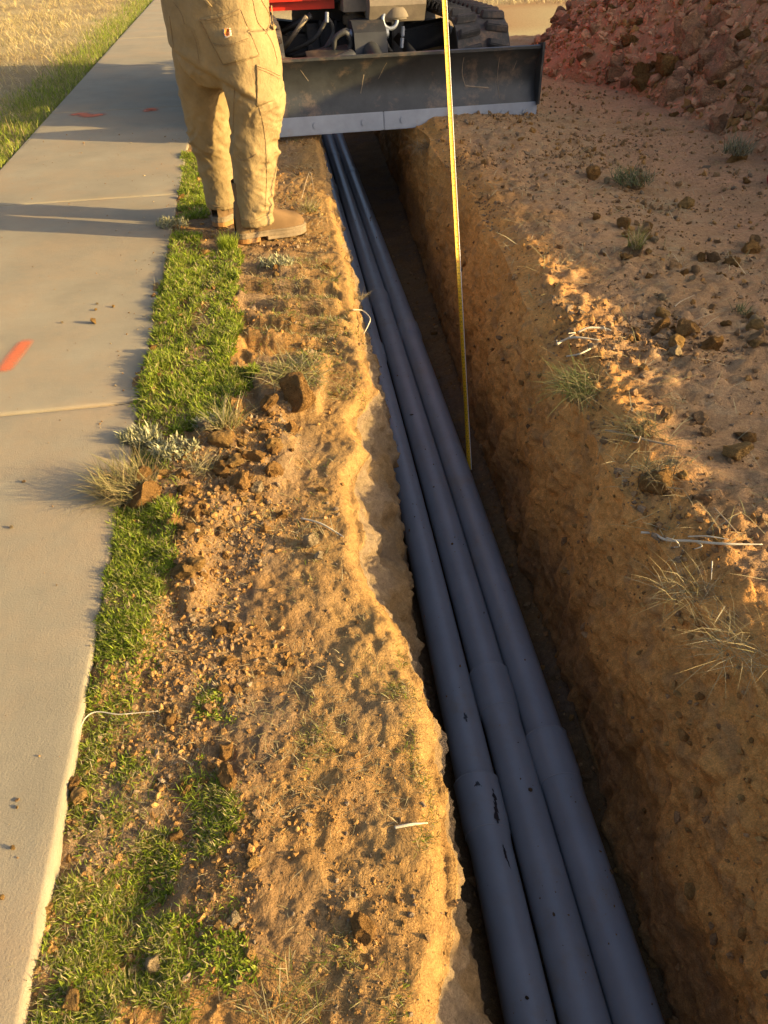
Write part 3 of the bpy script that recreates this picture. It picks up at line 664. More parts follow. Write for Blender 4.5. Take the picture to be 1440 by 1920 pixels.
def on_pile(x, y):
    d = ray(x, y); t = 2.0
    while t < 14:
        q = _C + d * t
        iy = int(np.clip(np.searchsorted(yy, q[1]), 0, 329)); ix = int(np.clip(np.searchsorted(xx, q[0]), 0, 229))
        if q[2] < max(HP[iy, ix, 2], 0.0): return q
        t += 0.02
    return at(x, y)
for (x, y, s, pk, lab) in [(1247, 133, 58, 1, 'biggest round boulder of red dirt on the lower slope of the pile'), (1150, 148, 36, 0, 'blocky clod left of the biggest round boulder'), (1278, 157, 42, 2, 'wedge shaped clod just right of the biggest round boulder'), (1330, 190, 50, 3, 'long slanted clod below the wedge shaped clod on the pile edge'),
                           (1170, 162, 26, 4, 'small upright clod at the foot of the pile, left of the boulder'), (1205, 140, 34, 5, 'dark clod wedged against the left side of the biggest round boulder'), (1305, 138, 30, 6, 'red clod leaning behind the wedge shaped clod'), (1345, 240, 40, 3, 'brown clod lying at the toe of the pile on the right'), (1400, 178, 34, 1, 'pale brown clod high on the right edge of the pile'), (1385, 215, 32, 0, 'rounded clod between the toe clod and the right picture edge'), (1095, 110, 36, 2, 'deep red clod near the left end of the pile'), (1110, 60, 26, 4, 'red clod near the top left of the pile')]:
    q = on_pile(x, y); clod('dirt_clod', q, s * px_m(q) * 0.55, CL_RED, lab, 'dirt clod', sink=0.3, k=pk)

# clods and stones singled out on the verge
V_CLODS = [(345, 1075, 48, CL_TAN, 0, 'large rounded tan clod beside the dense green strip'), (452, 905, 40, CL_TAN, 1, 'orange tan clod with flat facets on the dirt mound'), (515, 838, 30, CL_PALE, 0, 'pale round clod at the top of the dirt mound'),
           (478, 860, 34, CL_TAN, 2, 'orange clod just left of the pale round clod'), (420, 830, 44, CL_TAN, 3, 'clod of soil under the upright dry grass tuft'), (275, 935, 52, CL_TAN, 4, 'dark rooted soil clod pulled onto the sidewalk edge'), (350, 925, 30, CL_TAN, 5, 'reddish clod between the rooted soil clod and the mound'), (365, 962, 24, CL_TAN, 1, 'small clod under the reddish clod'), (350, 1002, 28, CL_TAN, 0, 'orange clod stacked above the large rounded tan clod'),
           (515, 885, 28, CL_TAN, 4, 'broken orange clod below the pale round clod'), (585, 1020, 34, CL_PALE, 1, 'pale crumbly lump near the trench lip'), (600, 1045, 20, CL_PALE, 2, 'small pale lump under the pale crumbly lump'), (148, 1498, 34, CL_TAN, 3, 'reddish clod lying against the sidewalk edge'), (140, 1475, 26, CL_TAN, 2, 'small reddish clod touching the clod at the sidewalk edge'),
           (90, 1706, 24, CL_PALE, 0, 'round tan stone perched on the sidewalk edge'), (290, 1812, 36, CL_PALE, 1, 'grey brown stone in the dark hollow near the bottom'), (252, 1822, 22, CL_PALE, 2, 'oval stone left of the grey brown stone in the hollow'), (138, 1880, 42, CL_PALE, 3, 'pale orange stone in the bottom left corner'),
           (438, 1722, 26, CL_PALE, 2, 'pale round pebble at the edge of the crumbled soil'), (408, 1736, 18, CL_PALE, 3, 'small pebble left of the pale round pebble'), (470, 1790, 22, CL_PALE, 0, 'grey pebble below the pale round pebble'), (332, 1570, 20, CL_TAN, 5, 'orange clod in the shadowed hollow of the verge'), (390, 1330, 24, CL_BRN, 0, 'brown clod on the crumbled soil patch'), (560, 745, 60, CL_TAN, 5, 'broken slab of orange earth under flattened dry grass'), (430, 1240, 22, CL_TAN, 1, 'tan clod in the middle of the crumbled soil'), (322, 1352, 22, CL_BRN, 1, 'small brown clod left of the crumbled soil patch'), (545, 1245, 20, CL_TAN, 3, 'low tan lump in the trampled soil'), (680, 1745, 46, CL_TAN, 4, 'cracked earth lump near the bottom of the trench lip')]
for x, y, s, pr, k, lab in V_CLODS:
    q = pick(x, y); clod('dirt_clod' if pr is not CL_PALE else 'stone', q, s * px_m(q) * 0.6, pr, lab, 'dirt clod' if pr is not CL_PALE else 'stone', sink=0.32, k=k)
P, r_, c_ = scatter(GA, (mask_polys(DX, DY, cr_poly, 0.05, 67) + 0.12) * sstep(5.2, 4.2, YA) * (YA > 0.25) / (np.maximum(YA, 0) * 0.4 + 0.5), 55)
for k in range(55):
    clod('dirt_clod', P[k], 0.007 * math.exp(min(rng.exponential(0.5), 1.0)) * (1 + 0.25 * P[k, 1]), [CL_TAN, CL_TAN, CL_BRN, CL_PALE][k % 4], 'small loose clod among many on the sunlit verge', 'dirt clod', 'small clods on the verge', sink=0.3)
hp_w = mask_polys(DX, DY, [[(235, 930), (300, 880), (430, 770), (560, 790), (540, 890), (450, 970), (400, 1060), (350, 1170), (320, 1120), (320, 980)]], 0.03, 68) * (YA > 0.25)
P, r_, c_ = scatter(GA, hp_w, 60)
for k in range(60):
    clod('dirt_clod', P[k], 0.0085 * math.exp(min(rng.exponential(0.6), 1.25)), [CL_TAN, CL_TAN, CL_TAN, CL_BRN][k % 4], 'chunky orange clod in the tumbled heap beside the green turf', 'dirt clod', 'clods tumbled in the verge heap', sink=0.28)
R_STONES = [(1290, 622, 40, CL_TAN, 1, 'biggest tan stone in the cluster near the picture right'), (1238, 620, 30, CL_TAN, 2, 'sunlit topped stone left of the biggest cluster stone'), (1268, 645, 28, CL_PALE, 0, 'pale pointed stone in front of the biggest cluster stone'), (1262, 670, 32, CL_PALE, 1, 'pale blocky stone lowest in the cluster'), (1333, 655, 36, CL_TAN, 2, 'oval orange stone right of the cluster'), (1240, 592, 28, CL_TAN, 3, 'tan stone at the back of the cluster'), (1180, 640, 14, CL_TAN, 1, 'left of the two small paired stones by the cluster'), (1195, 638, 14, CL_TAN, 0, 'right of the two small paired stones by the cluster'),
            (1378, 855, 68, CL_PALE, 3, 'wide flat pale rock with sunlit top at the right'), (1398, 822, 40, CL_BRN, 4, 'brown lump just behind the wide flat pale rock'), (1312, 788, 26, CL_BRN, 5, 'round brown stone on the open dirt'), (1322, 815, 24, CL_BRN, 0, 'brown stone below the round brown stone'), (1278, 895, 22, CL_PALE, 0, 'pale pebble near the long dry root'), (1265, 868, 22, CL_PALE, 2, 'flat pale pebble at the end of the long dry root'), (1320, 940, 26, CL_BRN, 2, 'dark stone on the slope below the pale pebbles'), (1250, 783, 24, CL_BRN, 3, 'brown clod at the crest above the hanging tuft'), (1415, 610, 28, CL_PALE, 1, 'pale stone near the right picture edge'), (1370, 500, 24, CL_BRN, 1, 'lone brown stone on the smooth dirt beyond the cluster'), (1345, 1015, 20, CL_PALE, 3, 'pale stone at the end of the curly white root'), (1290, 1400, 40, CL_TAN, 2, 'rock embedded in the trench wall at the lower right')]
for x, y, s, pr, k, lab in R_STONES[:-1]:
    q = pick(x, y); clod('stone', q, s * px_m(q) * 0.62, pr, lab, 'stone', sink=0.3, k=k, flat=0.6 if 'flat' in lab else None)
P, r_, c_ = scatter(GE, sstep(1.6, 1.0, eX) * sstep(5.0, 4.0, yA) * sstep(0.0, 0.4, fbm(GE, 1.6, 2, seed=69) + 0.15) * (yA > 0.2) / (np.maximum(yA, 0) * 0.4 + 0.5), 150)
for k in range(150):
    clod('stone', P[k], 0.010 * math.exp(min(rng.exponential(0.45), 0.9)) * (1 + 0.18 * P[k, 1]), [CL_BRN, CL_BRN, CL_TAN, CL_PALE][k % 4], 'small stone among many on the shaded dirt beside the trench', 'stone', 'small stones on the shaded dirt', sink=0.3)
# on the sidewalk
for x, y, s, pr, lab in [(176, 606, 15, CL_PALE, 'biggest of the tan pebbles lying on the sidewalk'), (117, 606, 6, CL_PALE, 'tiny pebble far left in the sidewalk pebble group'), (183, 571, 6, CL_PALE, 'tiny pebble topmost in the sidewalk pebble group'), (213, 576, 7, CL_PALE, 'tiny pebble rightmost in the sidewalk pebble group'), (180, 582, 6, CL_PALE, 'tiny pebble in the middle of the sidewalk pebble group'), (26, 1592, 13, CL_PALE, 'whitish pebble on the sidewalk near the lower left'), (5, 1684, 10, CL_PALE, 'pebble at the left picture edge on the sidewalk'), (33, 1515, 8, CL_PALE, 'small tan pebble below another on the near slab'), (34, 1500, 7, CL_BRN, 'small brown pebble above another on the near slab'), (22, 990, 9, CL_PALE, 'pale pebble on the slab near the left picture edge'), (45, 905, 6, CL_BRN, 'dark speck of a pebble beside the grass shadow')]:
    q = at(x, y, 0.0); clod('pebble', q, s * px_m(q) * 0.5, pr, lab, 'pebble', sink=0.1)
SWP = np.stack(np.meshgrid(np.linspace(0, 1, 60), np.linspace(0.2, 6, 200)), -1); gx = sw_right(SWP[..., 1]) - SW_W * SWP[..., 0]
SWG = np.stack([gx, SWP[..., 1], 0 * gx + 0.0015], -1); nS_ = 420
P, r_, c_ = scatter(SWG, np.exp(-SWP[..., 0] * 6) + 0.12, nS_); S = 0.0008 * np.exp(rng.exponential(0.45, nS_)).clip(1, 4) * (1 + 0.2 * P[:, 1])
tag(obj('walk_grit', crumbs_mesh('walk_grit', P, S, pick_cols(nS_, [BROWN, ORANGE, PALE], 0.2), SOIL, 1)), kind='stuff', label='scattered grit on the sidewalk')

# ------------------------------------------------------------------ plants of the verge
def pm(polys, j=0.03, seed=5): return mask_polys(DX, DY, polys, j, seed)
dense_p = [[(213, 955), (325, 955), (322, 1030), (305, 1120), (268, 1250), (240, 1330), (150, 1330), (182, 1150)],
           [(322, 440), (378, 440), (374, 560), (352, 640), (345, 700), (275, 720), (284, 640), (303, 540)], [(410, 455), (446, 455), (450, 600), (432, 690), (398, 700), (406, 560)],
           [(262, 730), (360, 700), (480, 690), (470, 735), (390, 790), (330, 815), (255, 800)], [(338, 290), (374, 285), (388, 405), (335, 410)]]
mid_p = [[(375, 470), (412, 470), (405, 700), (345, 700)], [(150, 1330), (260, 1320), (235, 1420), (190, 1560), (118, 1540)], [(95, 1640), (300, 1540), (335, 1580), (330, 1650), (90, 1730)], [(80, 1810), (330, 1690), (440, 1630), (445, 1720), (320, 1800), (110, 1860)], [(150, 1900), (330, 1780), (450, 1750), (470, 1850), (330, 1920), (150, 1930)], [(360, 1420), (432, 1440), (440, 1560), (372, 1600)], [(360, 1240), (430, 1260), (420, 1330), (370, 1330)]]
lipg_p = [[(715, 1220), (775, 1330), (800, 1480), (798, 1590), (765, 1590), (748, 1420), (700, 1280)], [(540, 1330), (640, 1340), (600, 1440), (540, 1440)], [(560, 1780), (740, 1800), (700, 1900), (540, 1900)]]
nearw = (YA > 0.15) / (np.maximum(YA, 0) * 0.85 + 0.15)
def verge_grass(name, label, w, n, L, W, cols, mat, lean=(0.2, 0.7), curl=0.6, bias=(0, 0), k=0, ys=0.22):
    P, r_, c_ = scatter(GA, w * nearw, n); P[:, 2] -= 0.003
    far = (1 + ys * P[:, 1]); Ls = rng.uniform(*L, n) * (1 + 0.25 * np.clip(fbm(P, 14, 2, seed=3), -1, 1)); Ws = rng.uniform(*W, n) * far * (0.75 + 0.25 * sstep(0.6, 2.2, P[:, 1])); Ls = Ls * (0.6 + 0.4 * sstep(0.6, 2.2, P[:, 1]))
    return tag(obj(name, blades_mesh(name, P, Ls, Ws, rand_dirs(n, bias, k), rng.uniform(*lean, n), pick_cols(n, cols), mat, curl)), kind='stuff', label=label)
mp0 = sstep(-0.1, 0.35, fbm(GA, 13, 3, seed=197))
patch = sstep(-0.25, 0.2, fbm(GA, 16, 3, seed=95))
verge_grass('green_turf', 'dense bright green turf along the sidewalk edge', pm(dense_p, 0.03, 91) * (0.15 + patch), 40000, (0.013, 0.038), (0.002, 0.0038), GREENS + GREENS + OLIVES + STRAWS[:1], LEAF, (0.1, 1.1), 0.9)
verge_grass('clover_leaves', 'tiny round green leaves matted into the turf', (pm(dense_p, 0.035, 92) * (0.1 + patch) + 0.55 * pm(mid_p, 0.06, 96) * mp0), 42000, (0.009, 0.026), (0.0035, 0.0075), GREENS, LEAF, (0.3, 1.4), 0.9)
mp = sstep(-0.15, 0.35, fbm(GA, 11, 3, seed=97))
verge_grass('patchy_grass', 'patchy green grass and weeds on the trampled verge', pm(mid_p, 0.05, 93) * (0.08 + mp) + (0.03 + 0.5 * mp0) * (edge_d > 0.004) * sstep(0.17, 0.06, edge_d) * sstep(2.2, 1.6, YA), 44000, (0.012, 0.038), (0.0018, 0.0036), GREENS + OLIVES + STRAWS[:2], LEAF, (0.3, 1.5), 0.9)
verge_grass('lip_grass', 'thin yellow green grass by the trench lip', 0.6 * pm(lipg_p, 0.10, 94) * (0.05 + mp) + 0.22 * pm([[(470, 480), (600, 480), (690, 640), (690, 760), (480, 720)]], 0.06, 98) * mp + 0.03 * sstep(0.1, 0.5, fbm(GA, 6, 3, seed=99)) * sstep(0.03, 0.09, lip_d), 10000, (0.012, 0.036), (0.0012, 0.0022), OLIVES + STRAWS + GREENS[:1], LEAF, (0.5, 1.5), 0.7)
verge_grass('dry_straw', 'dry straw blades lying over the verge', (0.12 + sstep(-0.1, 0.4, fbm(GA, 7, 3, seed=100))) * sstep(6.5, 5, YA) * sstep(0.03, 0.09, lip_d), 18000, (0.012, 0.065), (0.0007, 0.0015), STRAWS, STRAW, (1.0, 1.65), 0.5, ys=0.35)
n = 3200; P, r_, c_ = scatter(GE, sstep(1.7, 0.9, eX) * sstep(7, 5, yA) * (0.15 + sstep(0, 0.4, fbm(GE, 3, 3, seed=102))) * (yA > 0.2) / (np.maximum(yA, 0) * 0.4 + 0.4), n)
tag(obj('bank_straw', blades_mesh('bank_straw', P + np.array([0, 0, 0.004]), rng.uniform(0.03, 0.12, n), rng.uniform(0.001, 0.002, n) * (1 + 0.3 * P[:, 1]), rand_dirs(n), rng.uniform(1.1, 1.65, n), pick_cols(n, STRAWS), STRAW, 0.4)), kind='stuff', label='dry stalks strewn over the shaded dirt')
# the lawn left of the sidewalk
fy = np.linspace(3.0, 19, 200); fx_ = np.linspace(0, 1, 60); FX, FY = np.meshgrid(fx_, fy); LG = np.stack([sw_left(FY) - 5.0 * FX ** 1.3, FY, np.full_like(FX, -0.03)], -1); ed = sw_left(FY) - LG[..., 0]
n = 42000; wd = sstep(0.12, 0.5, ed + 0.15 * fbm(LG, 1.5, 3, seed=103)) * (0.3 + sstep(-0.3, 0.3, fbm(LG, 2.2, 3, seed=104))) / (FY * 0.3)
P, r_, c_ = scatter(LG, wd, n)
tag(obj('dry_grass', blades_mesh('dry_grass', P, rng.uniform(0.04, 0.15, n), rng.uniform(0.003, 0.0055, n), rand_dirs(n, (-0.6, 0.3), 0.5), rng.uniform(0.5, 1.5, n), pick_cols(n, [(0.62, 0.46, 0.19), (0.68, 0.54, 0.26), (0.50, 0.35, 0.13), (0.44, 0.38, 0.13), (0.36, 0.27, 0.10)], 0.2), STRAW, 0.7)), kind='stuff', label='long flattened dry yellow grass left of the sidewalk')
n = 20000; wd = sstep(0.62, 0.1, ed + 0.12 * fbm(LG, 2, 3, seed=105)) / (FY * 0.3)
P, r_, c_ = scatter(LG, wd, n)
tag(obj('lawn_edge_grass', blades_mesh('lawn_edge_grass', P, rng.uniform(0.03, 0.09, n), rng.uniform(0.003, 0.006, n), rand_dirs(n), rng.uniform(0.1, 1.0, n), pick_cols(n, GREENS + OLIVES + STRAWS[:1]), LEAF, 0.7)), kind='stuff', label='green grass fringe along the far sidewalk edge')
far_g = np.stack([*np.meshgrid(np.linspace(-1, 6, 60), np.linspace(14.8, 20, 60)), np.full((60, 60), -0.07)], -1); n = 7000
P, r_, c_ = scatter(far_g, np.ones((60, 60)), n)
tag(obj('far_dry_grass', blades_mesh('far_dry_grass', P, rng.uniform(0.08, 0.22, n), rng.uniform(0.006, 0.01, n), rand_dirs(n), rng.uniform(0.3, 1.3, n), pick_cols(n, STRAWS[:2]), STRAW, 0.6)), kind='stuff', label='sunlit dry grass beyond the machine')

# single tufts
ROOT = CL_BRN
def tuft(x, y, label, n, L, W, cols, spread=0.02, bias=(0, 0), k=0.0, lean=(0.2, 0.9), ball=0.0, z=None, mat=None, name='grass_tuft', cat='grass tuft', curl=0.6):
    q = pick(x, y) if z is None else at(x, y, z)
    root = tag(empty(name, q), label, cat)
    rr = spread * np.sqrt(rng.random(n)); a = rng.random(n) * 2 * np.pi; P = np.stack([rr * np.cos(a), rr * np.sin(a), np.full(n, max(ball * 0.5, 0.0))], 1)
    obj('blades', blades_mesh('blades', P, rng.uniform(*L, n), rng.uniform(*W, n), rand_dirs(n, bias, k), rng.uniform(*lean, n), pick_cols(n, cols), mat or STRAW, curl), root)
    if ball > 0:
        b = bpy.data.objects.new('root_ball', CL_BRN[int(rng.integers(0, 6))]); b.scale = (ball, ball, ball * 0.8); b.rotation_euler = tuple(rng.random(3) * 3); link(b, root)
    return root
DRYG = STRAWS + OLIVES[:1]
tuft(238, 915, 'dry grass tuft torn out and lying on the sidewalk edge', 800, (0.05, 0.135), (0.0012, 0.0022), [(.33, .26, .11), (.25, .22, .08), (.17, .16, .05), (.26, .18, .08)], 0.075, (-1, 0.1), 0.8, (0.5, 1.5), z=0.012)
tuft(425, 800, 'upright dry grass tuft on a clod in the verge middle', 220, (0.05, 0.13), (0.0014, 0.0024), OLIVES + STRAWS, 0.035, (0.6, 0.1), 0.5, (0.2, 1.1))
tuft(550, 705, 'flattened pale grass on the broken earth slab', 330, (0.06, 0.15), (0.0016, 0.0026), STRAWS + OLIVES, 0.09, (0.8, -0.4), 0.7, (0.9, 1.5))
tuft(380, 880, 'small dry tuft beside the reddish clod', 110, (0.04, 0.09), (0.0013, 0.002), DRYG, 0.03, (0.7, 0), 0.6, (0.6, 1.4))
tuft(430, 470, 'bright green grass tuft just behind the heel of the near boot', 260, (0.05, 0.10), (0.0022, 0.0036), GREENS, 0.035, (0, 0), 0, (0.05, 0.6), mat=LEAF)
tuft(530, 1880, 'matted grass tuft near the bottom picture edge', 200, (0.02, 0.06), (0.0011, 0.002), OLIVES + STRAWS, 0.06, (0.3, 0.5), 0.4, (0.7, 1.5), mat=LEAF)
tuft(375, 1480, 'green tuft in the crumbled soil on the near verge', 110, (0.015, 0.035), (0.0014, 0.0024), GREENS, 0.035, (0, 0), 0, (0.4, 1.3), mat=LEAF)
tuft(674, 560, 'dry tuft hanging over the trench lip by the bent straw', 60, (0.03, 0.07), (0.0014, 0.002), STRAWS, 0.02, (1, 0), 0.8, (0.6, 1.5))
tuft(580, 395, 'pale dry tuft at the toe of the near boot', 200, (0.03, 0.09), (0.0022, 0.0032), DRYG, 0.05, (0.9, -0.2), 0.5, (0.4, 1.4))
tuft(1185, 350, 'low green tuft on the shaded dirt near the blade', 300, (0.05, 0.13), (0.003, 0.0045), [(.12, .15, .05), (.16, .17, .07), (.22, .19, .10)], 0.11, (-0.5, 0), 0.5, (0.5, 1.3), ball=0.05)
tuft(1378, 300, 'grey green tuft on a clod at the foot of the pile', 220, (0.06, 0.16), (0.003, 0.0045), [(.17, .18, .08), (.25, .22, .12), (.30, .26, .15)], 0.08, (0.8, 0), 0.4, (0.2, 1.0), ball=0.075)
tuft(1188, 478, 'upright straw coloured tuft on a dark root clump', 140, (0.04, 0.11), (0.0022, 0.0034), STRAWS + OLIVES, 0.03, (0, 0), 0, (0.05, 0.8), ball=0.06)
tuft(1085, 735, 'green tuft hanging from the trench crest by the pale roots', 420, (0.06, 0.15), (0.0014, 0.0024), [(.12, .15, .04), (.16, .16, .06), (.30, .23, .11), (.10, .12, .035)], 0.07, (-0.9, -0.5), 0.8, (0.8, 1.9), ball=0.05)
tuft(1195, 815, 'small dark tuft under the long dry root', 220, (0.04, 0.11), (0.0012, 0.002), [(.13, .13, .05), (.28, .21, .11), (.18, .15, .07)], 0.05, (-0.8, -0.4), 0.7, (0.8, 1.8), ball=0.045)
tuft(1228, 905, 'dark rooted clump of grass stuck on the crest', 200, (0.03, 0.09), (0.001, 0.0018), [(.12, .11, .05), (.26, .20, .11)], 0.04, (0.4, -0.4), 0.6, (0.6, 1.7), ball=0.05)
tuft(1285, 1110, 'wispy dry tuft on the crest below the curly white root', 170, (0.05, 0.14), (0.0008, 0.0014), STRAWS + [(.2, .17, .1)], 0.05, (-0.6, -0.3), 0.6, (0.6, 1.7))
tuft(1400, 1215, 'spidery dry tuft hanging at the right picture edge', 230, (0.06, 0.17), (0.0008, 0.0014), STRAWS + [(.2, .17, .1)], 0.06, (-0.7, -0.4), 0.7, (0.7, 1.9))
tuft(1390, 585, 'small green sprout near the right picture edge', 60, (0.03, 0.06), (0.002, 0.003), [(.14, .16, .06)], 0.03, (0, 0), 0, (0.3, 1.2))
tuft(800, 275, 'dry roots hanging over the trench corner under the blade', 200, (0.08, 0.2), (0.002, 0.003), [(.30, .22, .12), (.2, .15, .08)], 0.07, (-0.8, -0.6), 0.8, (1.0, 2.0))
# grey felted weed at the slab edge, and shrivelled ones
FELT = plain('felted_leaf', None, rough=0.9, spec=0.1, var=0.15, attr=True, transl=0.15)
def felt(x, y, label, n, spread, L):
    q = pick(x, y); root = tag(empty('weed', q), label, 'weed')
    rr = spread * np.sqrt(rng.random(n)); a = rng.random(n) * 2 * np.pi; P = np.stack([rr * np.cos(a), 0.7 * rr * np.sin(a), rng.random(n) * 0.03], 1)
    obj('leaves', blades_mesh('leaves', P, rng.uniform(L * 0.5, L, n), rng.uniform(0.004, 0.008, n), rand_dirs(n), rng.uniform(0, 1.5, n), pick_cols(n, [(0.38, 0.36, 0.20), (0.46, 0.43, 0.25), (0.28, 0.27, 0.13)], 0.12), FELT, 0.5), root)
    obj('stem', np_mesh('stem', *tube_arrays(np.array([[0, 0, -0.01], [0.003, 0, 0.012], [0.0, 0.004, 0.03]]), 0.003, 6), STRAW, np.tile([0.3, 0.27, 0.17], (18, 1))), root)
felt(268, 832, 'pale grey felted weed at the sidewalk edge', 620, 0.06, 0.042)
felt(330, 850, 'flattened grey weed beside the pale felted weed', 420, 0.07, 0.022)
felt(520, 500, 'dry grey weed in the track marks below the near boot', 420, 0.075, 0.03)
felt(325, 425, 'shrivelled grey weed at the sidewalk edge near the far boot', 300, 0.08, 0.035)
felt(400, 800, 'grey weed half buried beside the upright tuft', 200, 0.05, 0.025)

# roots and twigs
def rootmat(name, c): return plain(name, c, rough=0.8, spec=0.2, var=0.2, nscale=40)
RPALE = rootmat('pale_root', (0.55, 0.48, 0.34)); RDRY = rootmat('dry_root', (0.36, 0.27, 0.16))
def twig(px_pts, rad, mat, label, lift=0.02, branches=(), name='root', cat='root'):
    pts = [pick(x, y) + np.array([0, 0, lift + 0.008 * math.sin(3 * i)]) for i, (x, y) in enumerate(px_pts)]
    o_ = tag(tube_obj(name, pts, [rad] * (len(pts) - 1) + [rad * 0.4], mat, n=7, res=8 * len(pts)), label, cat)
    for b in branches:
        bp = [pick(x, y) + np.array([0, 0, lift + 0.004]) for x, y in b]
        tube_obj('branch', bp, [rad * 0.6] * (len(bp) - 1) + [rad * 0.25], mat, o_, n=6, res=8 * len(bp))
twig([(1042, 664), (1052, 658), (1075, 650), (1120, 658)], 0.004, RPALE, 'pale forked root sticking out over the crest', 0.035, [[(1064, 652), (1075, 645), (1062, 646)], [(1042, 664), (1041, 657)]])
twig([(1082, 641), (1100, 634), (1128, 633), (1142, 640)], 0.0038, RPALE, 'pale curved root above the forked root', 0.035, [[(1128, 633), (1133, 642)]])
twig([(1060, 684), (1085, 680), (1110, 665), (1120, 660)], 0.0026, RPALE, 'pale thin root below the forked root', 0.03)
twig([(1132, 824), (1170, 832), (1210, 842), (1263, 857)], 0.0032, RDRY, 'long straight dry root across the crest', 0.03, [[(1196, 838), (1190, 850), (1174, 846)]])
twig([(1198, 1013), (1222, 1016), (1245, 1026), (1290, 1032), (1350, 1033), (1422, 1040)], 0.003, RPALE, 'long white curly root lying on the crest', 0.025, [[(1245, 1026), (1262, 1033), (1268, 1042), (1258, 1044)], [(1285, 1024), (1320, 1024), (1360, 1030)], [(1300, 1034), (1310, 1042), (1295, 1048)]])
twig([(1262, 585), (1275, 575), (1300, 562)], 0.003, RDRY, 'short grey stick behind the stone cluster', 0.02)
twig([(1335, 965), (1358, 990), (1382, 1015)], 0.0016, RDRY, 'thin straight stalk leaning on the lit crumbs', 0.02)
twig([(1216, 918), (1240, 925), (1278, 928)], 0.0018, RDRY, 'thin curved root under the rooted clump', 0.02)
twig([(1331, 1065), (1329, 1100)], 0.0016, RPALE, 'short white stalk standing on the crest', 0.02)
twig([(565, 975), (600, 985), (630, 1000), (645, 1012)], 0.0024, RPALE, 'flat pale straw stalk lying by the ragged lip', 0.006, name='straw_stalk', cat='straw')
twig([(740, 1555), (770, 1550), (802, 1545)], 0.0026, RPALE, 'thick pale straw at the edge of the near lip', 0.006, name='straw_stalk', cat='straw')
twig([(566, 385), (575, 350), (582, 332), (586, 350), (590, 372)], 0.002, RDRY, 'bent dry stalk standing like an arrow by the boot toe', 0.03, name='straw_stalk', cat='straw')
twig([(662, 590), (680, 592), (694, 605), (690, 622), (682, 634)], 0.0022, RPALE, 'pale straw loop curling over the trench lip', 0.02, name='straw_stalk', cat='straw')
twig([(120, 1475), (165, 1352), (230, 1345), (300, 1342)], 0.0013, RPALE, 'long thin straw lying across the near turf', 0.012, name='straw_stalk', cat='straw')
twig([(120, 1018), (128, 1016), (137, 1025), (128, 1046)], 0.0016, RDRY, 'bit of dry leaf stem on the sidewalk', 0.004, name='straw_stalk', cat='straw')

# orange marking paint
def paint(pts, label, z=0.004, soft=0.02, name='paint_mark', surf=None, dens=0.5):
    m, nt, b = mat_base('marking_paint'); b.inputs['Base Color'].default_value = (0.80, 0.17, 0.05, 1); b.inputs['Roughness'].default_value = 0.8
    tc = N(nt, 'ShaderNodeTexCoord'); a = N(nt, 'ShaderNodeAttribute'); a.attribute_name = 'Col'
    nz = N(nt, 'ShaderNodeTexNoise'); nz.inputs['Scale'].default_value = 150; nz.inputs['Detail'].default_value = 8; nz.inputs['Roughness'].default_value = 0.8; nt.links.new(tc.outputs['Object'], nz.inputs['Vector'])
    ad = N(nt, 'ShaderNodeMath', operation='ADD'); nt.links.new(a.outputs['Fac'], ad.inputs[0]); nt.links.new(nz.outputs['Fac'], ad.inputs[1])
    mr = N(nt, 'ShaderNodeMapRange'); mr.inputs['From Min'].default_value = 0.8; mr.inputs['From Max'].default_value = 1.75; mr.inputs['To Max'].default_value = 0.9; nt.links.new(ad.outputs[0], mr.inputs['Value'])
    nt.links.new(mr.outputs[0], b.inputs['Alpha'])
    Pp = smooth_path([np.append(at(x, y)[:2], w) for x, y, w in pts], 40); T2 = np.gradient(Pp[:, :2], axis=0); T2 /= np.linalg.norm(T2, axis=1)[:, None]; nn = np.stack([-T2[:, 1], T2[:, 0]], 1)
    us = np.linspace(-1, 1, 17); V = np.concatenate([(Pp[:, None, :2] + nn[:, None] * (us[None, :, None] * Pp[:, None, 2:3])), np.full((40, 17, 1), z)], -1)
    e = np.minimum(1, np.minimum(np.arange(40), 39 - np.arange(40)) / 6.0)[:, None] * (1 - np.abs(us)[None] ** 2)
    return tag(obj(name, np_mesh(name, V.reshape(-1, 3), grid_faces(40, 17), m, np.repeat(e.reshape(-1, 1), 3, 1))), label, 'paint mark')
paint([(4, 704, 0.034), (26, 672, 0.044), (58, 632, 0.038)], 'orange spray paint stroke on the near slab')
paint([(128, 219, 0.05), (150, 214, 0.07), (170, 218, 0.09), (205, 212, 0.05)], 'orange arrow shaped paint mark on the far slab')
paint([(272, 212, 0.04), (283, 205, 0.07), (292, 210, 0.03)], 'faint small orange paint dab in the shade by the legs')

# ------------------------------------------------------------------ excavator
BLK = plain('black_paint', (0.034, 0.036, 0.036), rough=0.38, spec=0.5, var=0.35, nscale=9, dirt=(0.17, 0.12, 0.08), dirt_amt=0.24, bump=[(60, 0.08, 0.004, 'n')])
FRAME = plain('dark_frame', (0.02, 0.021, 0.024), rough=0.6, var=0.4, nscale=7, dirt=(0.15, 0.10, 0.06), dirt_amt=0.22, bump=[(80, 0.1, 0.004, 'n')])
STEEL = plain('worn_steel', (0.30, 0.33, 0.38), rough=0.5, metal=0.55, var=0.14, nscale=6, dirt=(0.30, 0.25, 0.19), dirt_amt=0.10, bump=[(220, 0.10, 0.002, 'n')])
REDP = plain('red_paint', (0.58, 0.028, 0.012), rough=0.28, spec=0.5, var=0.08, nscale=5, dirt=(0.35, 0.16, 0.09), dirt_amt=0.05)
RUB = plain('track_rubber', (0.055, 0.053, 0.052), rough=0.85, spec=0.25, var=0.4, nscale=11, dirt=(0.20, 0.135, 0.09), dirt_amt=0.32, bump=[(90, 0.2, 0.004, 'n')])
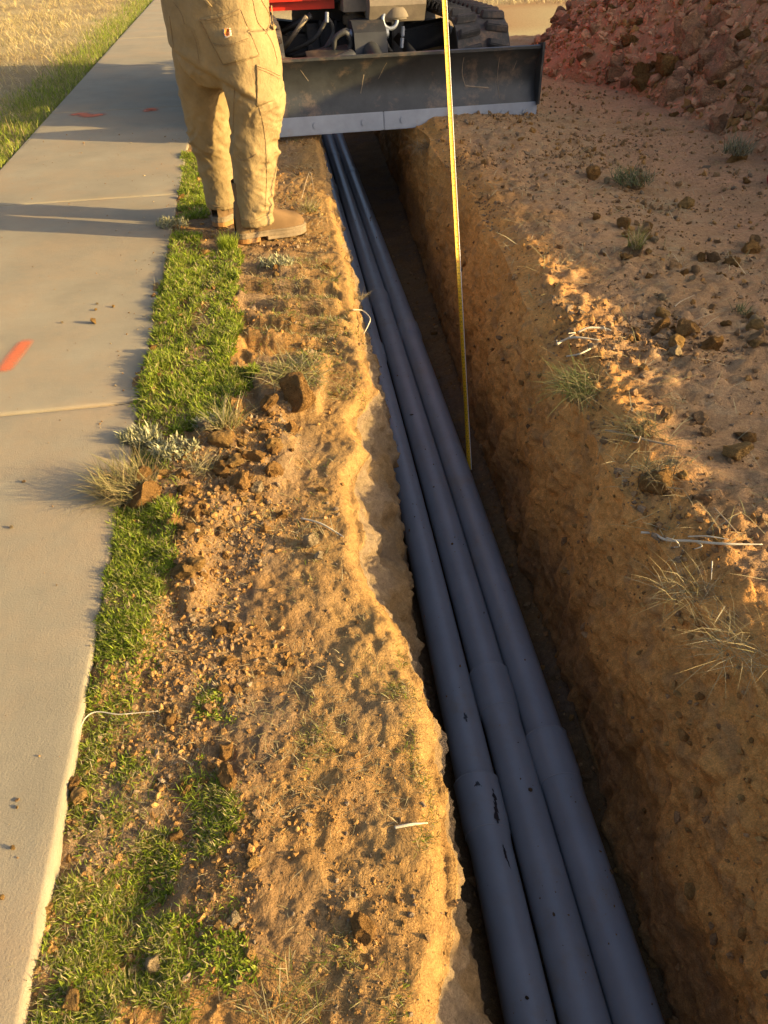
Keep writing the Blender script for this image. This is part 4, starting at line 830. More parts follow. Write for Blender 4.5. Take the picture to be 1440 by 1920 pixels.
CAST = plain('dusty_casting', (0.22, 0.175, 0.12), rough=0.75, var=0.25, nscale=9, dirt=(0.16, 0.12, 0.09), dirt_amt=0.2, bump=[(70, 0.2, 0.004, 'n')])
HOSE = plain('hose_rubber', (0.05, 0.048, 0.045), rough=0.7, var=0.3, nscale=30, dirt=(0.2, 0.16, 0.11), dirt_amt=0.1)
MUD = soil_material('mud')
GLASS, gnt, gb = mat_base('cab_glass'); gb.inputs['Base Color'].default_value = (0.05, 0.06, 0.065, 1); gb.inputs['Roughness'].default_value = 0.05
ex = tag(empty('excavator', (0.080, 5.64, 0.022), R(11)), 'red and black tracked excavator standing over the trench behind its blade', 'excavator')
# blade: a curved mouldboard
front = [(0.012, 0.105), (0.040, 0.16), (0.058, 0.23), (0.060, 0.30), (0.046, 0.36), (0.014, 0.41), (-0.012, 0.432)]
prof = front + [(-0.012, 0.448), (0.006, 0.452), (0.03, 0.42), (0.066, 0.37), (0.082, 0.30), (0.080, 0.22), (0.060, 0.15), (0.036, 0.10)]
bm = bmesh.new(); nseg = 24
for i in range(nseg + 1):
    x = -1.075 + 2.15 * i / nseg
    for y, z in prof: bm.verts.new((x, y, z))
bm.verts.ensure_lookup_table(); m_ = len(prof)
for i in range(nseg):
    for j in range(m_): bm.faces.new([bm.verts[i * m_ + j], bm.verts[(i + 1) * m_ + j], bm.verts[(i + 1) * m_ + (j + 1) % m_], bm.verts[i * m_ + (j + 1) % m_]])
bm.faces.new([bm.verts[j] for j in range(m_)]); bm.faces.new([bm.verts[nseg * m_ + j] for j in reversed(range(m_))])
blade = bm_obj('blade', bm, BLK, ex, smooth=True); blade['label'] = 'black curved dozer blade with scratched paint'
for sx in (-1, 1):
    prism_obj('end_plate', [(-0.03, 0.10), (0.10, 0.06), (0.125, 0.30), (0.06, 0.455), (-0.035, 0.47)], sx * 1.077, sx * 1.092, BLK, blade, bevel=0.004)
bm = bmesh.new()
for i, (a, b_) in enumerate([(-1.088, -0.012), (-0.010, 1.088)]):
    add_box(bm, ((a + b_) / 2, 0.006, 0.055), (b_ - a, 0.026, 0.112))
ce = bm_obj('cutting_edge', bm, STEEL, blade, bevel=0.004); ce['label'] = 'bare grey steel cutting edge along the blade bottom'; ce.rotation_euler = (R(-6), 0, 0)
for x in (-0.95, -0.72, -0.48, -0.15, 0.12, 0.52, 0.84, 1.0):
    cyl_obj('bolt', (x, -0.005, 0.055), (x, -0.014, 0.055), 0.021, STEEL, ce, n=18, bevel=0.003)
for pts, rr in [([(0.545, 0.4), (0.55, 0.3), (0.575, 0.225)], 0.0028), ([(0.575, 0.225), (0.66, 0.215), (0.745, 0.205)], 0.006), ([(-0.13, 0.33), (-0.14, 0.28), (-0.155, 0.22)], 0.003), ([(0.80, 0.39), (0.805, 0.25), (0.82, 0.14)], 0.002), ([(0.02, 0.395), (-0.03, 0.30)], 0.0015), ([(-0.55, 0.38), (-0.50, 0.31)], 0.002), ([(0.93, 0.36), (0.91, 0.30)], 0.0018)]:
    P = np.array([(x, np.interp(z, [a[1] for a in front], [a[0] for a in front]) - 0.0006, z) for x, z in pts]); P = smooth_path(P, 14)
    V, F = tube_arrays(P, rr * (0.6 + 0.5 * rng.random(14)), 6); V[:, 1] = np.where(True, np.interp(V[:, 2], [a[1] for a in front], [a[0] for a in front]) - 0.001 + (V[:, 1] - V[:, 1].mean()) * 0.02, V[:, 1])
    obj('scratch', np_mesh('scratch', V, F, CAST), blade)
for x, w_, h_ in [(0.13, 0.13, 0.045), (0.27, 0.06, 0.05), (0.80, 0.045, 0.06), (0.93, 0.05, 0.045), (1.0, 0.05, 0.04), (-0.1, 0.12, 0.012), (0.45, 0.3, 0.012), (-0.6, 0.25, 0.010)]:
    V, F = rock_shape(3, int(900 + x * 100), 0.4, 0.25); V = V / np.abs(V).max(0)
    obj('stuck_mud', np_mesh('stuck_mud', V * np.array([w_ * 0.5, 0.005, h_ * 0.55]) + np.array([x, 0.022 + 0.35 * h_, 0.112 + h_ * 0.4]), F, MUD, np.tile(TAN, (len(V), 1))), blade)
# tracks
def stadium(t, L, r):
    """point and tangent along the belt loop in (y,z); t in metres"""
    P = 2 * L + 2 * math.pi * r; t %= P
    if t < L: return (t, 2 * r), (1, 0)
    t -= L
    if t < math.pi * r: a = math.pi / 2 - t / r; return (L + r * math.cos(a), r + r * math.sin(a)), (math.sin(a), -math.cos(a))
    t -= math.pi * r
    if t < L: return (L - t, 0), (-1, 0)
    t -= L; a = -math.pi / 2 - t / r; return (r * math.cos(a), r + r * math.sin(a)), (math.sin(a), -math.cos(a))
TL, TR_ = 1.75, 0.265; per = 2 * TL + 2 * math.pi * TR_
def lug_mesh(side):
    bm = bmesh.new(); w = 0.165; pts = [(-w / 2, -0.034, 0), (w / 2, -0.034 + 0.03 * side, 0), (w / 2, 0.034 + 0.03 * side, 0), (-w / 2, 0.034, 0)]
    top = [(-w / 2 + 0.012, -0.018, 0.042), (w / 2 - 0.008, -0.018 + 0.03 * side, 0.042), (w / 2 - 0.008, 0.018 + 0.03 * side, 0.042), (-w / 2 + 0.012, 0.018, 0.042)]
    A = [bm.verts.new(p) for p in pts]; B = [bm.verts.new(p) for p in top]; bm.faces.new(A[::-1]); bm.faces.new(B)
    for i in range(4): bm.faces.new((A[i], A[(i + 1) % 4], B[(i + 1) % 4], B[i]))
    bmesh.ops.bevel(bm, geom=bm.edges[:], offset=0.006, segments=2, affect='EDGES'); bmesh.ops.recalc_face_normals(bm, faces=bm.faces[:])
    me = bpy.data.meshes.new('tread_lug'); bm.to_mesh(me); bm.free(); me.materials.append(RUB); return me
LUGS = [lug_mesh(1), lug_mesh(-1)]
for sx in (-1, 1):
    xc = 0.80 * sx; y0 = 0.62; bm = bmesh.new(); ns = 96; w = 0.19; th = 0.022
    ring = []
    for i in range(ns):
        (y, z), (ty, tz) = stadium(per * i / ns, TL, TR_); ny_, nz_ = -tz, ty
        # outward normal of the loop
        cy, cz = (y - TL / 2, z - TR_); s_ = 1 if (ny_ * cy + nz_ * cz) > 0 else -1
        ring.append([bm.verts.new((xc + dx * w, y0 + y - d * s_ * ny_, z - d * s_ * nz_ + 0.045)) for dx, d in ((-1, 0), (1, 0), (1, th), (-1, th))])
    for i in range(ns):
        a, b_ = ring[i], ring[(i + 1) % ns]
        for j in range(4): bm.faces.new((a[j], b_[j], b_[(j + 1) % 4], a[(j + 1) % 4]))
    tr = bm_obj('track', bm, RUB, ex, smooth=True)
    tr['label'] = 'black rubber track, dusty with red dirt' if sx > 0 else 'black rubber track behind the worker'
    nl = 44
    for i in range(nl):
        for row in (0, 1):
            (y, z), (ty, tz) = stadium(per * (i + 0.5 * row) / nl, TL, TR_); ny_, nz_ = -tz, ty; cy, cz = (y - TL / 2, z - TR_); s_ = 1 if (ny_ * cy + nz_ * cz) > 0 else -1
            nrm = Vector((0, s_ * ny_, s_ * nz_)); tx = Vector((1, 0, 0)); tv = nrm.cross(tx)
            M3 = Matrix((tx, tv, nrm)).transposed().to_4x4(); M3.translation = (xc + (row - 0.5) * 0.205, y0 + y, z + 0.045)
            lo = bpy.data.objects.new('tread_lug', LUGS[row]); lo.matrix_local = M3; link(lo, tr)
    # track frame, rollers
    box_obj('track_frame', (xc, y0 + TL / 2, 0.32), (0.20, TL - 0.1, 0.20), FRAME, ex, bevel=0.015)
    for yy2, r2 in [(0, 0.225), (TL, 0.225), (0.45, 0.10), (0.88, 0.10), (1.3, 0.10)]:
        cyl_obj('roller', (xc - 0.13, y0 + yy2, 0.31 if r2 > 0.2 else 0.16), (xc + 0.13, y0 + yy2, 0.31 if r2 > 0.2 else 0.16), r2, FRAME, ex, n=28, bevel=0.01)
# undercarriage
box_obj('chassis', (0, 1.55, 0.40), (0.74, 1.0, 0.26), FRAME, ex, bevel=0.02)
prism_obj('chassis_nose', [(0.98, 0.27), (1.1, 0.27), (1.1, 0.53), (1.04, 0.53)], -0.37, 0.37, FRAME, ex, bevel=0.01)
for sx in (-1, 1):
    for yy2 in (1.15, 2.0):
        bm = bmesh.new(); add_box(bm, (sx * 0.52, yy2, 0.40), (0.46, 0.22, 0.16), Matrix.Rotation(R(-8 * sx), 4, 'Y')); bm_obj('cross_leg', bm, FRAME, ex, bevel=0.02)
    tube_obj('blade_arm', [(sx * 0.40, 1.1, 0.30), (sx * 0.40, 0.6, 0.22), (sx * 0.42, 0.10, 0.20)], 0.055, BLK, ex, n=4)
    for x in (0.16, 0.27): box_obj('rib', (sx * x, 1.0, 0.42), (0.022, 0.06, 0.26), FRAME, ex, bevel=0.004)
tube_obj('brace', [(-0.62, 0.98, 0.47), (-0.36, 0.80, 0.60)], 0.022, FRAME, ex, n=4)
tube_obj('brace', [(-0.60, 0.90, 0.36), (-0.40, 0.74, 0.60)], 0.017, CAST, ex, n=4)
# blade cylinder and its bracket
cyl_obj('blade_cylinder', (0.0, 0.12, 0.34), (0.0, 0.62, 0.44), 0.062, BLK, ex, n=24, bevel=0.008)
cyl_obj('piston_rod', (0.0, 0.62, 0.44), (0.0, 0.95, 0.50), 0.03, STEEL, ex, n=20)
prism_obj('cylinder_bracket', [(0.42, 0.40), (0.50, 0.36), (0.70, 0.50), (0.70, 0.58), (0.56, 0.58), (0.46, 0.52)], -0.115, 0.115, FRAME, ex, bevel=0.008)
for x in (-0.13, 0.13): cyl_obj('pin', (x - 0.015, 0.55, 0.50), (x + 0.015, 0.55, 0.50), 0.034, STEEL, ex, n=20, bevel=0.003)
box_obj('guard_plate', (-0.30, 0.42, 0.385), (0.30, 0.30, 0.02), BLK, ex, Matrix.Rotation(R(14), 4, 'X') @ Matrix.Rotation(R(-6), 4, 'Y'), bevel=0.004)
cyl_obj('hinge_tube', (-0.33, 0.16, 0.37), (-0.16, 0.30, 0.40), 0.05, FRAME, ex, n=20, bevel=0.01)
tube_obj('bar', [(0.30, 0.12, 0.34), (0.30, 0.9, 0.42)], 0.045, FRAME, ex, n=4)
cyl_obj('swivel_post', (-0.02, 0.98, 0.42), (-0.02, 0.98, 0.66), 0.062, CAST, ex, n=24, bevel=0.006)
cyl_obj('swivel_collar', (-0.02, 0.98, 0.52), (-0.02, 0.98, 0.58), 0.085, CAST, ex, n=24, bevel=0.006)
# hoses
for pts, r in [([(-0.55, 0.95, 0.36), (-0.36, 0.75, 0.46), (-0.26, 0.7, 0.58), (-0.22, 0.72, 0.50), (-0.30, 0.6, 0.42)], 0.014), ([(-0.50, 0.9, 0.34), (-0.30, 0.62, 0.42), (-0.22, 0.56, 0.50), (-0.15, 0.54, 0.53), (-0.12, 0.54, 0.48)], 0.014),
               ([(-0.25, 0.52, 0.42), (-0.24, 0.50, 0.49), (-0.17, 0.49, 0.52), (-0.13, 0.50, 0.46), (-0.15, 0.51, 0.40)], 0.017), ([(0.12, 0.60, 0.48), (0.16, 0.62, 0.40), (0.20, 0.7, 0.36), (0.16, 0.9, 0.34)], 0.013)]:
    tube_obj('hydraulic_hose', pts, r, HOSE, ex, n=10, res=40)
a_ = np.linspace(0, 2 * np.pi, 33); tube_obj('lifting_eye', np.stack([0.165 + 0.052 * np.cos(a_), 0.58 + 0.01 * np.sin(a_), 0.575 + 0.052 * np.sin(a_)], 1), 0.014, STEEL, ex, n=8)
for x, y, z in [(-0.27, 0.66, 0.60), (0.09, 0.70, 0.62), (0.26, 0.60, 0.50), (0.235, 0.52, 0.44)]: cyl_obj('hose_fitting', (x, y, z - 0.03), (x + 0.005, y, z + 0.03), 0.014, STEEL, ex, n=12, bevel=0.002)
# turntable, house, cab, boom
cyl_obj('turntable', (0, 1.5, 0.53), (0, 1.5, 0.66), 0.42, FRAME, ex, n=40, bevel=0.01)
box_obj('house_floor', (0, 1.72, 0.70), (1.56, 1.75, 0.07), FRAME, ex, bevel=0.015)
bm = bmesh.new(); add_box(bm, (-0.46, 0.98, 0.87), (0.66, 0.42, 0.47)); hp = bm_obj('red_side_cover', bm, REDP, ex, bevel=0.055, seg=4)
box_obj('step_guard', (-0.47, 1.3, 0.69), (0.56, 0.20, 0.04), FRAME, ex, bevel=0.01)
bm = bmesh.new(); add_box(bm, (0.42, 2.0, 1.06), (0.72, 1.15, 0.66)); bm_obj('engine_hood', bm, REDP, ex, bevel=0.06, seg=4)
bm = bmesh.new(); add_box(bm, (-0.1, 2.5, 1.0), (1.5, 0.42, 0.62)); bm_obj('counterweight', bm, REDP, ex, bevel=0.10, seg=4)
bm = bmesh.new(); add_box(bm, (-0.42, 1.68, 1.60), (0.74, 1.10, 1.02)); cabf = bm_obj('cab', bm, BLK, ex, bevel=0.05, seg=3)
box_obj('windshield', (-0.42, 1.122, 1.62), (0.60, 0.012, 0.84), GLASS, cabf, bevel=0.002); box_obj('side_window', (-0.796, 1.66, 1.72), (0.012, 0.86, 0.60), GLASS, cabf, bevel=0.002); box_obj('side_window', (-0.044, 1.66, 1.72), (0.012, 0.86, 0.60), GLASS, cabf, bevel=0.002)
# swing casting at the boom foot
prism_obj('swing_casting', [(0.55, 0.66), (0.60, 0.56), (0.74, 0.585), (0.92, 0.70), (1.05, 0.70), (1.05, 0.98), (0.75, 1.08), (0.58, 0.98)], 0.02, 0.42, CAST, ex, bevel=0.03, seg=3)
prism_obj('casting_web', [(0.70, 0.62), (0.95, 0.62), (0.95, 0.72), (0.70, 0.72)], -0.14, 0.05, CAST, ex, bevel=0.012)
cyl_obj('casting_boss', (0.22, 0.66, 0.575), (0.22, 0.66, 0.66), 0.11, CAST, ex, n=28, bevel=0.012)
tube_obj('boom', [(0.22, 0.72, 1.0), (0.22, 0.75, 1.7), (0.22, 1.05, 2.5), (0.22, 1.5, 3.0)], [0.15, 0.17, 0.15, 0.11], REDP, ex, n=4, res=20)
tube_obj('dipper_arm', [(0.22, 1.55, 3.02), (0.22, 0.9, 2.95), (0.22, 0.55, 2.5)], [0.10, 0.12, 0.09], REDP, ex, n=4, res=12)
cyl_obj('boom_cylinder', (0.22, 0.55, 1.0), (0.22, 0.50, 1.9), 0.06, STEEL, ex, n=18)
prism_obj('bucket', [(0.30, 2.5), (0.75, 2.45), (0.80, 2.1), (0.60, 1.85), (0.35, 1.9), (0.28, 2.1)], 0.0, 0.44, FRAME, ex, bevel=0.02)

# ------------------------------------------------------------------ tape measure
def tape_pt(y, Y): return atY(833 + 0.0534 * y, y, Y)
tp = [tape_pt(880, at(880, 880, FLOOR_Z + 0.03)[1])] + [tape_pt(y, Y) for y, Y in [(780, 2.86), (665, 3.0), (480, 3.2), (300, 3.34), (150, 3.42), (0, 3.46)]]
tp.append(tp[-1] + (tp[-1] - tp[-2]) * 0.75)
TP = smooth_path(tp, 160); seglen = np.linalg.norm(np.diff(TP, axis=0), axis=1); arc = np.concatenate([[0], np.cumsum(seglen)])
tn = np.gradient(TP, axis=0); tn /= np.linalg.norm(tn, axis=1)[:, None]
wdirv = np.array([0.90, 0.43, 0.0]); wv = wdirv - tn * (tn @ wdirv)[:, None]; wv /= np.linalg.norm(wv, axis=1)[:, None]; fn = np.cross(wv, tn); fn *= np.sign(fn[:, 1:2]) * -1     # towards the camera
us = np.linspace(-1, 1, 9); HWT = 0.0098
TV = TP[:, None] + wv[:, None] * (us[None, :, None] * HWT) - fn[:, None] * ((1 - us ** 2) * 0.003)[None, :, None]
TAPE, tnt, tb = mat_base('tape_yellow'); tb.inputs['Roughness'].default_value = 0.55
tb.inputs['Base Color'].default_value = (0.72, 0.42, 0.004, 1)
WHITE = plain('tape_back', (0.75, 0.73, 0.68), rough=0.5, var=0.05); INK = plain('tape_ink', (0.012, 0.012, 0.012), rough=0.6, var=0.1); INKR = plain('tape_ink_red', (0.55, 0.03, 0.02), rough=0.6, var=0.1)
tape = tag(empty('tape_measure', tuple(TP[0])), 'yellow steel tape measure standing upright in the trench', 'tape measure')
def tape_me(name, V, F, mat, smooth=True):
    o_ = obj(name, np_mesh(name, V - TP[0], F, mat, smooth=smooth), tape); return o_
tape_me('tape_strip', TV.reshape(-1, 3), grid_faces(160, 9), TAPE)
tape_me('tape_backing', (TV - fn[:, None] * 0.0006 ).reshape(-1, 3), grid_faces(160, 9), WHITE)
edgeV, edgeF = tube_arrays(TP + wv * (HWT + 0.0006) - fn * 0.0006, 0.0016, 6); tape_me('tape_edge', edgeV, edgeF, WHITE)
INCH = 0.0254
def tape_at(s, u, lift=0.0006):
    p = np.array([np.interp(s, arc, TP[:, k]) for k in range(3)]); w_ = np.array([np.interp(s, arc, wv[:, k]) for k in range(3)]); f_ = np.array([np.interp(s, arc, fn[:, k]) for k in range(3)])
    return p + w_ * (u * HWT) - f_ * ((1 - u * u) * 0.003) + f_ * lift
tv, tf = [], []
def quad(s, h, u0, u1):
    k = len(tv); tv.extend([tape_at(s - h, u0), tape_at(s - h, u1), tape_at(s + h, u1), tape_at(s + h, u0)]); tf.append((k, k + 1, k + 2, k + 3))
S_END = arc[-1]; i = 1
while i * INCH / 4 < S_END - 0.01:
    s = i * INCH / 4; L_ = 0.95 if i % 4 == 0 else (0.5 if i % 2 == 0 else 0.32); quad(s, 0.0007, -0.98, -0.98 + L_ * 0.8)
    if i % 4 == 0: quad(s, 0.0007, 0.98 - 0.5, 0.98)
    i += 1
tape_me('tick_marks', np.array(tv), np.array(tf), INK, False)
def digits(text, s, u, size, mat):
    cu = bpy.data.curves.new('t', 'FONT'); cu.body = text; cu.size = size; cu.align_x = 'CENTER'; cu.align_y = 'CENTER'
    o_ = bpy.data.objects.new('t', cu); COL.objects.link(o_); dg = bpy.context.evaluated_depsgraph_get(); me = bpy.data.meshes.new_from_object(o_.evaluated_get(dg)); me.name = 'numeral'
    bpy.data.objects.remove(o_); me.materials.clear(); me.materials.append(mat)
    p = tape_at(s, u, 0.0009); k = int(np.argmin(np.abs(arc - s))); M4 = Matrix((Vector(wv[k]), Vector(tn[k]), Vector(fn[k]))).transposed().to_4x4()
    q = obj('numeral', me, tape); M4.translation = Vector(p - TP[0]); q.matrix_local = M4
n_in = int(S_END / INCH)
for i in range(1, n_in):
    ft = i % 12 == 0
    digits(str(i), i * INCH + INCH * 0.42, 0.05, 0.0105 if not ft else 0.0125, INKR if i % 16 == 0 or ft else INK)

# ------------------------------------------------------------------ the worker
def remesh(tubes, voxel, smooth_it=4):
    """one continuous skin around closed tubes / blobs: list of (V, F) arrays"""
    Vs, Fs = [], []; bm = bmesh.new()
    for V, F in tubes:
        vs = [bm.verts.new(v) for v in V]
        for f in F: bm.faces.new([vs[i] for i in f])
    bmesh.ops.holes_fill(bm, edges=[e for e in bm.edges if e.is_boundary]); bmesh.ops.recalc_face_normals(bm, faces=bm.faces[:])
    me = bpy.data.meshes.new('tmp'); bm.to_mesh(me); bm.free(); o_ = bpy.data.objects.new('tmp', me); COL.objects.link(o_)
    md = o_.modifiers.new('r', 'REMESH'); md.mode = 'VOXEL'; md.voxel_size = voxel
    sm = o_.modifiers.new('s', 'SMOOTH'); sm.factor = 0.5; sm.iterations = smooth_it
    dg = bpy.context.evaluated_depsgraph_get(); out = bpy.data.meshes.new_from_object(o_.evaluated_get(dg)); bpy.data.objects.remove(o_); bpy.data.meshes.remove(me)
    return out
LAT = np.array([0.77, -0.64, 0]); FRO = np.array([0.64, 0.77, 0])
def rings(rs, n=24):
    """closed tube from rings (x, y, z, lateral radius, front radius)"""
    a = np.linspace(0, 2 * np.pi, n, endpoint=False); V = []
    for x, y, z, ra, rb in rs: V.append(np.array([x, y, z]) + np.cos(a)[:, None] * ra * LAT + np.sin(a)[:, None] * rb * FRO)
    m = len(rs); V = np.vstack(V); i = np.arange(m - 1)[:, None] * n; j = np.arange(n)[None]; j2 = (j + 1) % n
    return V, np.stack([i + j, i + j2, i + n + j2, i + n + j], -1).reshape(-1, 4).tolist()
def tube_c(pts, rad, n=14, res=16):
    P = smooth_path(pts, res); r = np.interp(np.linspace(0, 1, res), np.linspace(0, 1, len(rad)), rad); V, F = tube_arrays(P, r, n); return V, F.tolist()
def blob(c, r):
    V, F = ico(3); return V * np.asarray(r) + np.asarray(c), F.tolist()
RL = [(-0.52, 3.53, 0.84, .13, .14), (-0.505, 3.53, 0.74, .128, .138), (-0.495, 3.53, 0.64, .122, .128), (-0.495, 3.54, 0.55, .110, .116), (-0.512, 3.555, 0.47, .100, .108), (-0.527, 3.56, 0.40, .097, .106), (-0.540, 3.572, 0.30, .090, .100), (-0.553, 3.578, 0.20, .084, .092), (-0.562, 3.58, 0.12, .083, .088), (-0.562, 3.58, 0.075, .086, .088)]
LL = [(-0.715, 3.75, 0.84, .13, .14), (-0.728, 3.76, 0.74, .126, .136), (-0.742, 3.775, 0.64, .116, .124), (-0.752, 3.79, 0.55, .106, .112), (-0.760, 3.81, 0.47, .098, .104), (-0.762, 3.825, 0.40, .092, .100), (-0.758, 3.84, 0.30, .086, .092), (-0.755, 3.85, 0.20, .080, .086), (-0.755, 3.85, 0.12, .078, .082), (-0.755, 3.85, 0.075, .080, .082)]
PV = [(-0.625, 3.66, 1.06, .258, .165), (-0.632, 3.645, 0.96, .262, .172), (-0.630, 3.64, 0.86, .258, .175), (-0.622, 3.64, 0.76, .243, .172), (-0.614, 3.64, 0.69, .205, .16), (-0.613, 3.64, 0.635, .12, .12)]
me = remesh([rings(RL), rings(LL), rings(PV)], 0.0075, 3)
nv = len(me.vertices); V = np.zeros(nv * 3); me.vertices.foreach_get('co', V); V = V.reshape(-1, 3); NV = np.zeros(nv * 3); me.vertices.foreach_get('normal', NV); NV = NV.reshape(-1, 3)
# cloth folds: slack bunches at knee, calf and crotch, long soft folds elsewhere
hz_ = V[:, 2]
def folds(P, fz, fxy, slant, seed):
    q = np.stack([P[:, 0] * fxy, P[:, 1] * fxy, (P[:, 2] + slant * (P[:, 0] + 0.6) + 0.11 * fbm(P, 5, 3, seed=seed + 3)) * fz], 1)
    n_ = vnoise(q, seed); return 1 - 2 * np.abs(n_) ** 0.8
amp = 0.0035 + 0.0075 * np.exp(-((hz_ - 0.40) / 0.08) ** 2) + 0.0085 * np.exp(-((hz_ - 0.17) / 0.09) ** 2) + 0.004 * np.exp(-((hz_ - 0.60) / 0.07) ** 2)
amp *= 1 - 0.75 * sstep(0.70, 0.80, hz_); amp *= 0.25 + 1.1 * sstep(-0.25, 0.35, fbm(V, 6.5, 3, seed=71))
cuff = 1 - sstep(0.09, 0.115, hz_); amp *= 1 - 0.8 * cuff
dd = 1.3 * amp * (0.45 * folds(V, 13, 6.5, 0.7, 11) + 0.5 * folds(V, 24, 9.0, -0.9, 21) + 0.3 * folds(V, 46, 14.0, 0.9, 41)) + 0.0045 * fbm(V, 8, 3, seed=31) * (1 - cuff)
# crease below the seat and sag between the legs
cz = 0.655 - 0.42 * (V[:, 0] + 0.60); fade = sstep(3.76, 3.62, V[:, 1]) * sstep(-0.44, -0.56, V[:, 0]); dd += fade * (-0.014 * np.exp(-((hz_ - cz) / 0.016) ** 2) + 0.012 * np.exp(-((hz_ - cz - 0.035) / 0.03) ** 2))
dd += 0.003 * sstep(0.118, 0.112, hz_) + 0.0
V2 = V + NV * dd[:, None]; me.vertices.foreach_set('co', V2.ravel()); me.update()
CANV, cnt, cb = mat_base('duck_canvas'); cb.inputs['Roughness'].default_value = 0.9; cb.inputs['Specular IOR Level'].default_value = 0.15
tc = N(cnt, 'ShaderNodeTexCoord'); n1 = N(cnt, 'ShaderNodeTexNoise'); n1.inputs['Scale'].default_value = 9; n1.inputs['Detail'].default_value = 7; n1.inputs['Roughness'].default_value = 0.7; cnt.links.new(tc.outputs['Object'], n1.inputs['Vector'])
cr_ = N(cnt, 'ShaderNodeValToRGB'); cr_.color_ramp.elements[0].position = 0.3; cr_.color_ramp.elements[0].color = (0.25, 0.175, 0.078, 1); cr_.color_ramp.elements[1].position = 0.7; cr_.color_ramp.elements[1].color = (0.36, 0.255, 0.118, 1)
cnt.links.new(n1.outputs['Fac'], cr_.inputs[0]); cnt.links.new(cr_.outputs[0], cb.inputs['Base Color'])
bump_chain(cnt, cb, [(13, 0.45, 0.02, 'n'), (34, 0.35, 0.007, 'n'), (600, 0.25, 0.0008, 'n')], tc.outputs['Object'])
me.materials.clear(); me.materials.append(CANV); me.polygons.foreach_set('use_smooth', np.ones(len(me.polygons), bool)); me.name = 'trousers'
from mathutils.bvhtree import BVHTree
# body under the clothes: one continuous skin
SKIN = plain('skin', (0.52, 0.29, 0.19), rough=0.55, spec=0.35, var=0.08, nscale=20)
def hand(wrist, dirv, palm_n, curl):
    w = np.array(wrist); d = np.array(dirv, float); d /= np.linalg.norm(d); pn = np.array(palm_n, float); pn -= d * (pn @ d); pn /= np.linalg.norm(pn); s = np.cross(d, pn)
    out = [tube_c([w, w + d * 0.05, w + d * 0.09], [0.026, 0.034, 0.034], 12, 8)]
    for k, ln in enumerate((0.072, 0.082, 0.078, 0.060)):
        b = w + d * 0.088 + s * (0.030 - 0.020 * k); a1 = 0.5 * curl; a2 = 1.5 * curl; a3 = 2.3 * curl
        p1 = b + ln * 0.45 * (d * math.cos(a1) + pn * math.sin(a1)); p2 = p1 + ln * 0.32 * (d * math.cos(a2) + pn * math.sin(a2)); p3 = p2 + ln * 0.25 * (d * math.cos(a3) + pn * math.sin(a3))
        out.append(tube_c([b - d * 0.02, b, p1, p2, p3], [0.009, 0.0095, 0.009, 0.0085, 0.007], 8, 12))
    b = w + d * 0.03 + s * 0.03; out.append(tube_c([b - s * 0.01, b + d * 0.02 + s * 0.02 + pn * 0.012, b + d * 0.045 + s * 0.018 + pn * 0.034], [0.012, 0.0105, 0.008], 8, 10))
    return out
grip = TP[-8]
sh_r = np.array([-0.30, 3.62, 1.36]); el_r = np.array([-0.04, 3.50, 1.17]); wr_r = grip + np.array([-0.11, -0.01, 0.02])
sh_l = np.array([-0.60, 3.96, 1.37]); el_l = np.array([-0.34, 4.06, 1.12]); wr_l = np.array([-0.10, 3.86, 1.10])
neck = np.array([-0.43, 3.81, 1.43]); head = np.array([-0.36, 3.89, 1.60])
fw_ = np.array([0.75, 0.35, -0.55]); fw_ /= np.linalg.norm(fw_)
body_t = [rings([(-0.61, 3.65, 0.80, .16, .11), (-0.60, 3.67, 1.0, .16, .11), (-0.53, 3.74, 1.2, .17, .12), (-0.45, 3.79, 1.38, .15, .09), (-0.43, 3.81, 1.43, .06, .06)]),
          tube_c([neck - np.array([0, 0, 0.06]), neck + np.array([0.02, 0.02, 0.05]), head], [0.062, 0.058, 0.055]), blob(head, (0.078, 0.085, 0.11)), blob(head + fw_ * 0.03 + np.array([0, 0, -0.05]), (0.06, 0.06, 0.06)),
          blob(head + fw_ * 0.098 + np.array([0, 0, -0.012]), (0.013, 0.013, 0.02)), blob(head + np.array([0.05, -0.075, -0.01]), (0.018, 0.01, 0.03)), blob(head + np.array([-0.05, 0.075, -0.01]), (0.018, 0.01, 0.03)), blob(head + fw_ * 0.085 + np.array([0, 0, -0.062]), (0.02, 0.02, 0.008)),
          tube_c([sh_r, el_r, wr_r], [0.055, 0.042, 0.028]), tube_c([sh_l, el_l, wr_l], [0.055, 0.042, 0.028]), tube_c([(-0.43, 3.81, 1.36), sh_r], [0.06, 0.055]), tube_c([(-0.43, 3.81, 1.36), sh_l], [0.06, 0.055]),
          tube_c([(-0.52, 3.56, 0.84), (-0.51, 3.56, 0.45), (-0.56, 3.58, 0.06)], [0.09, 0.06, 0.045]), tube_c([(-0.70, 3.73, 0.84), (-0.755, 3.81, 0.45), (-0.755, 3.85, 0.06)], [0.09, 0.06, 0.045]), blob((-0.615, 3.65, 0.82), (0.16, 0.15, 0.10))]
body_t += hand(wr_r, grip - wr_r, (0.2, 0.9, -0.1), 0.75) + hand(wr_l, (0.8, -0.5, -0.1), (0.4, -0.3, -0.8), 0.7)
bme = remesh(body_t, 0.0065, 2); bme.materials.clear(); bme.materials.append(SKIN); bme.polygons.foreach_set('use_smooth', np.ones(len(bme.polygons), bool)); bme.name = 'person'
person = tag(obj('person', bme), 'worker in tan canvas work trousers and brown boots standing at the trench edge', 'person')
trou = obj('trousers', me, person); trou['label'] = 'dusty tan canvas work trousers with patch pockets'
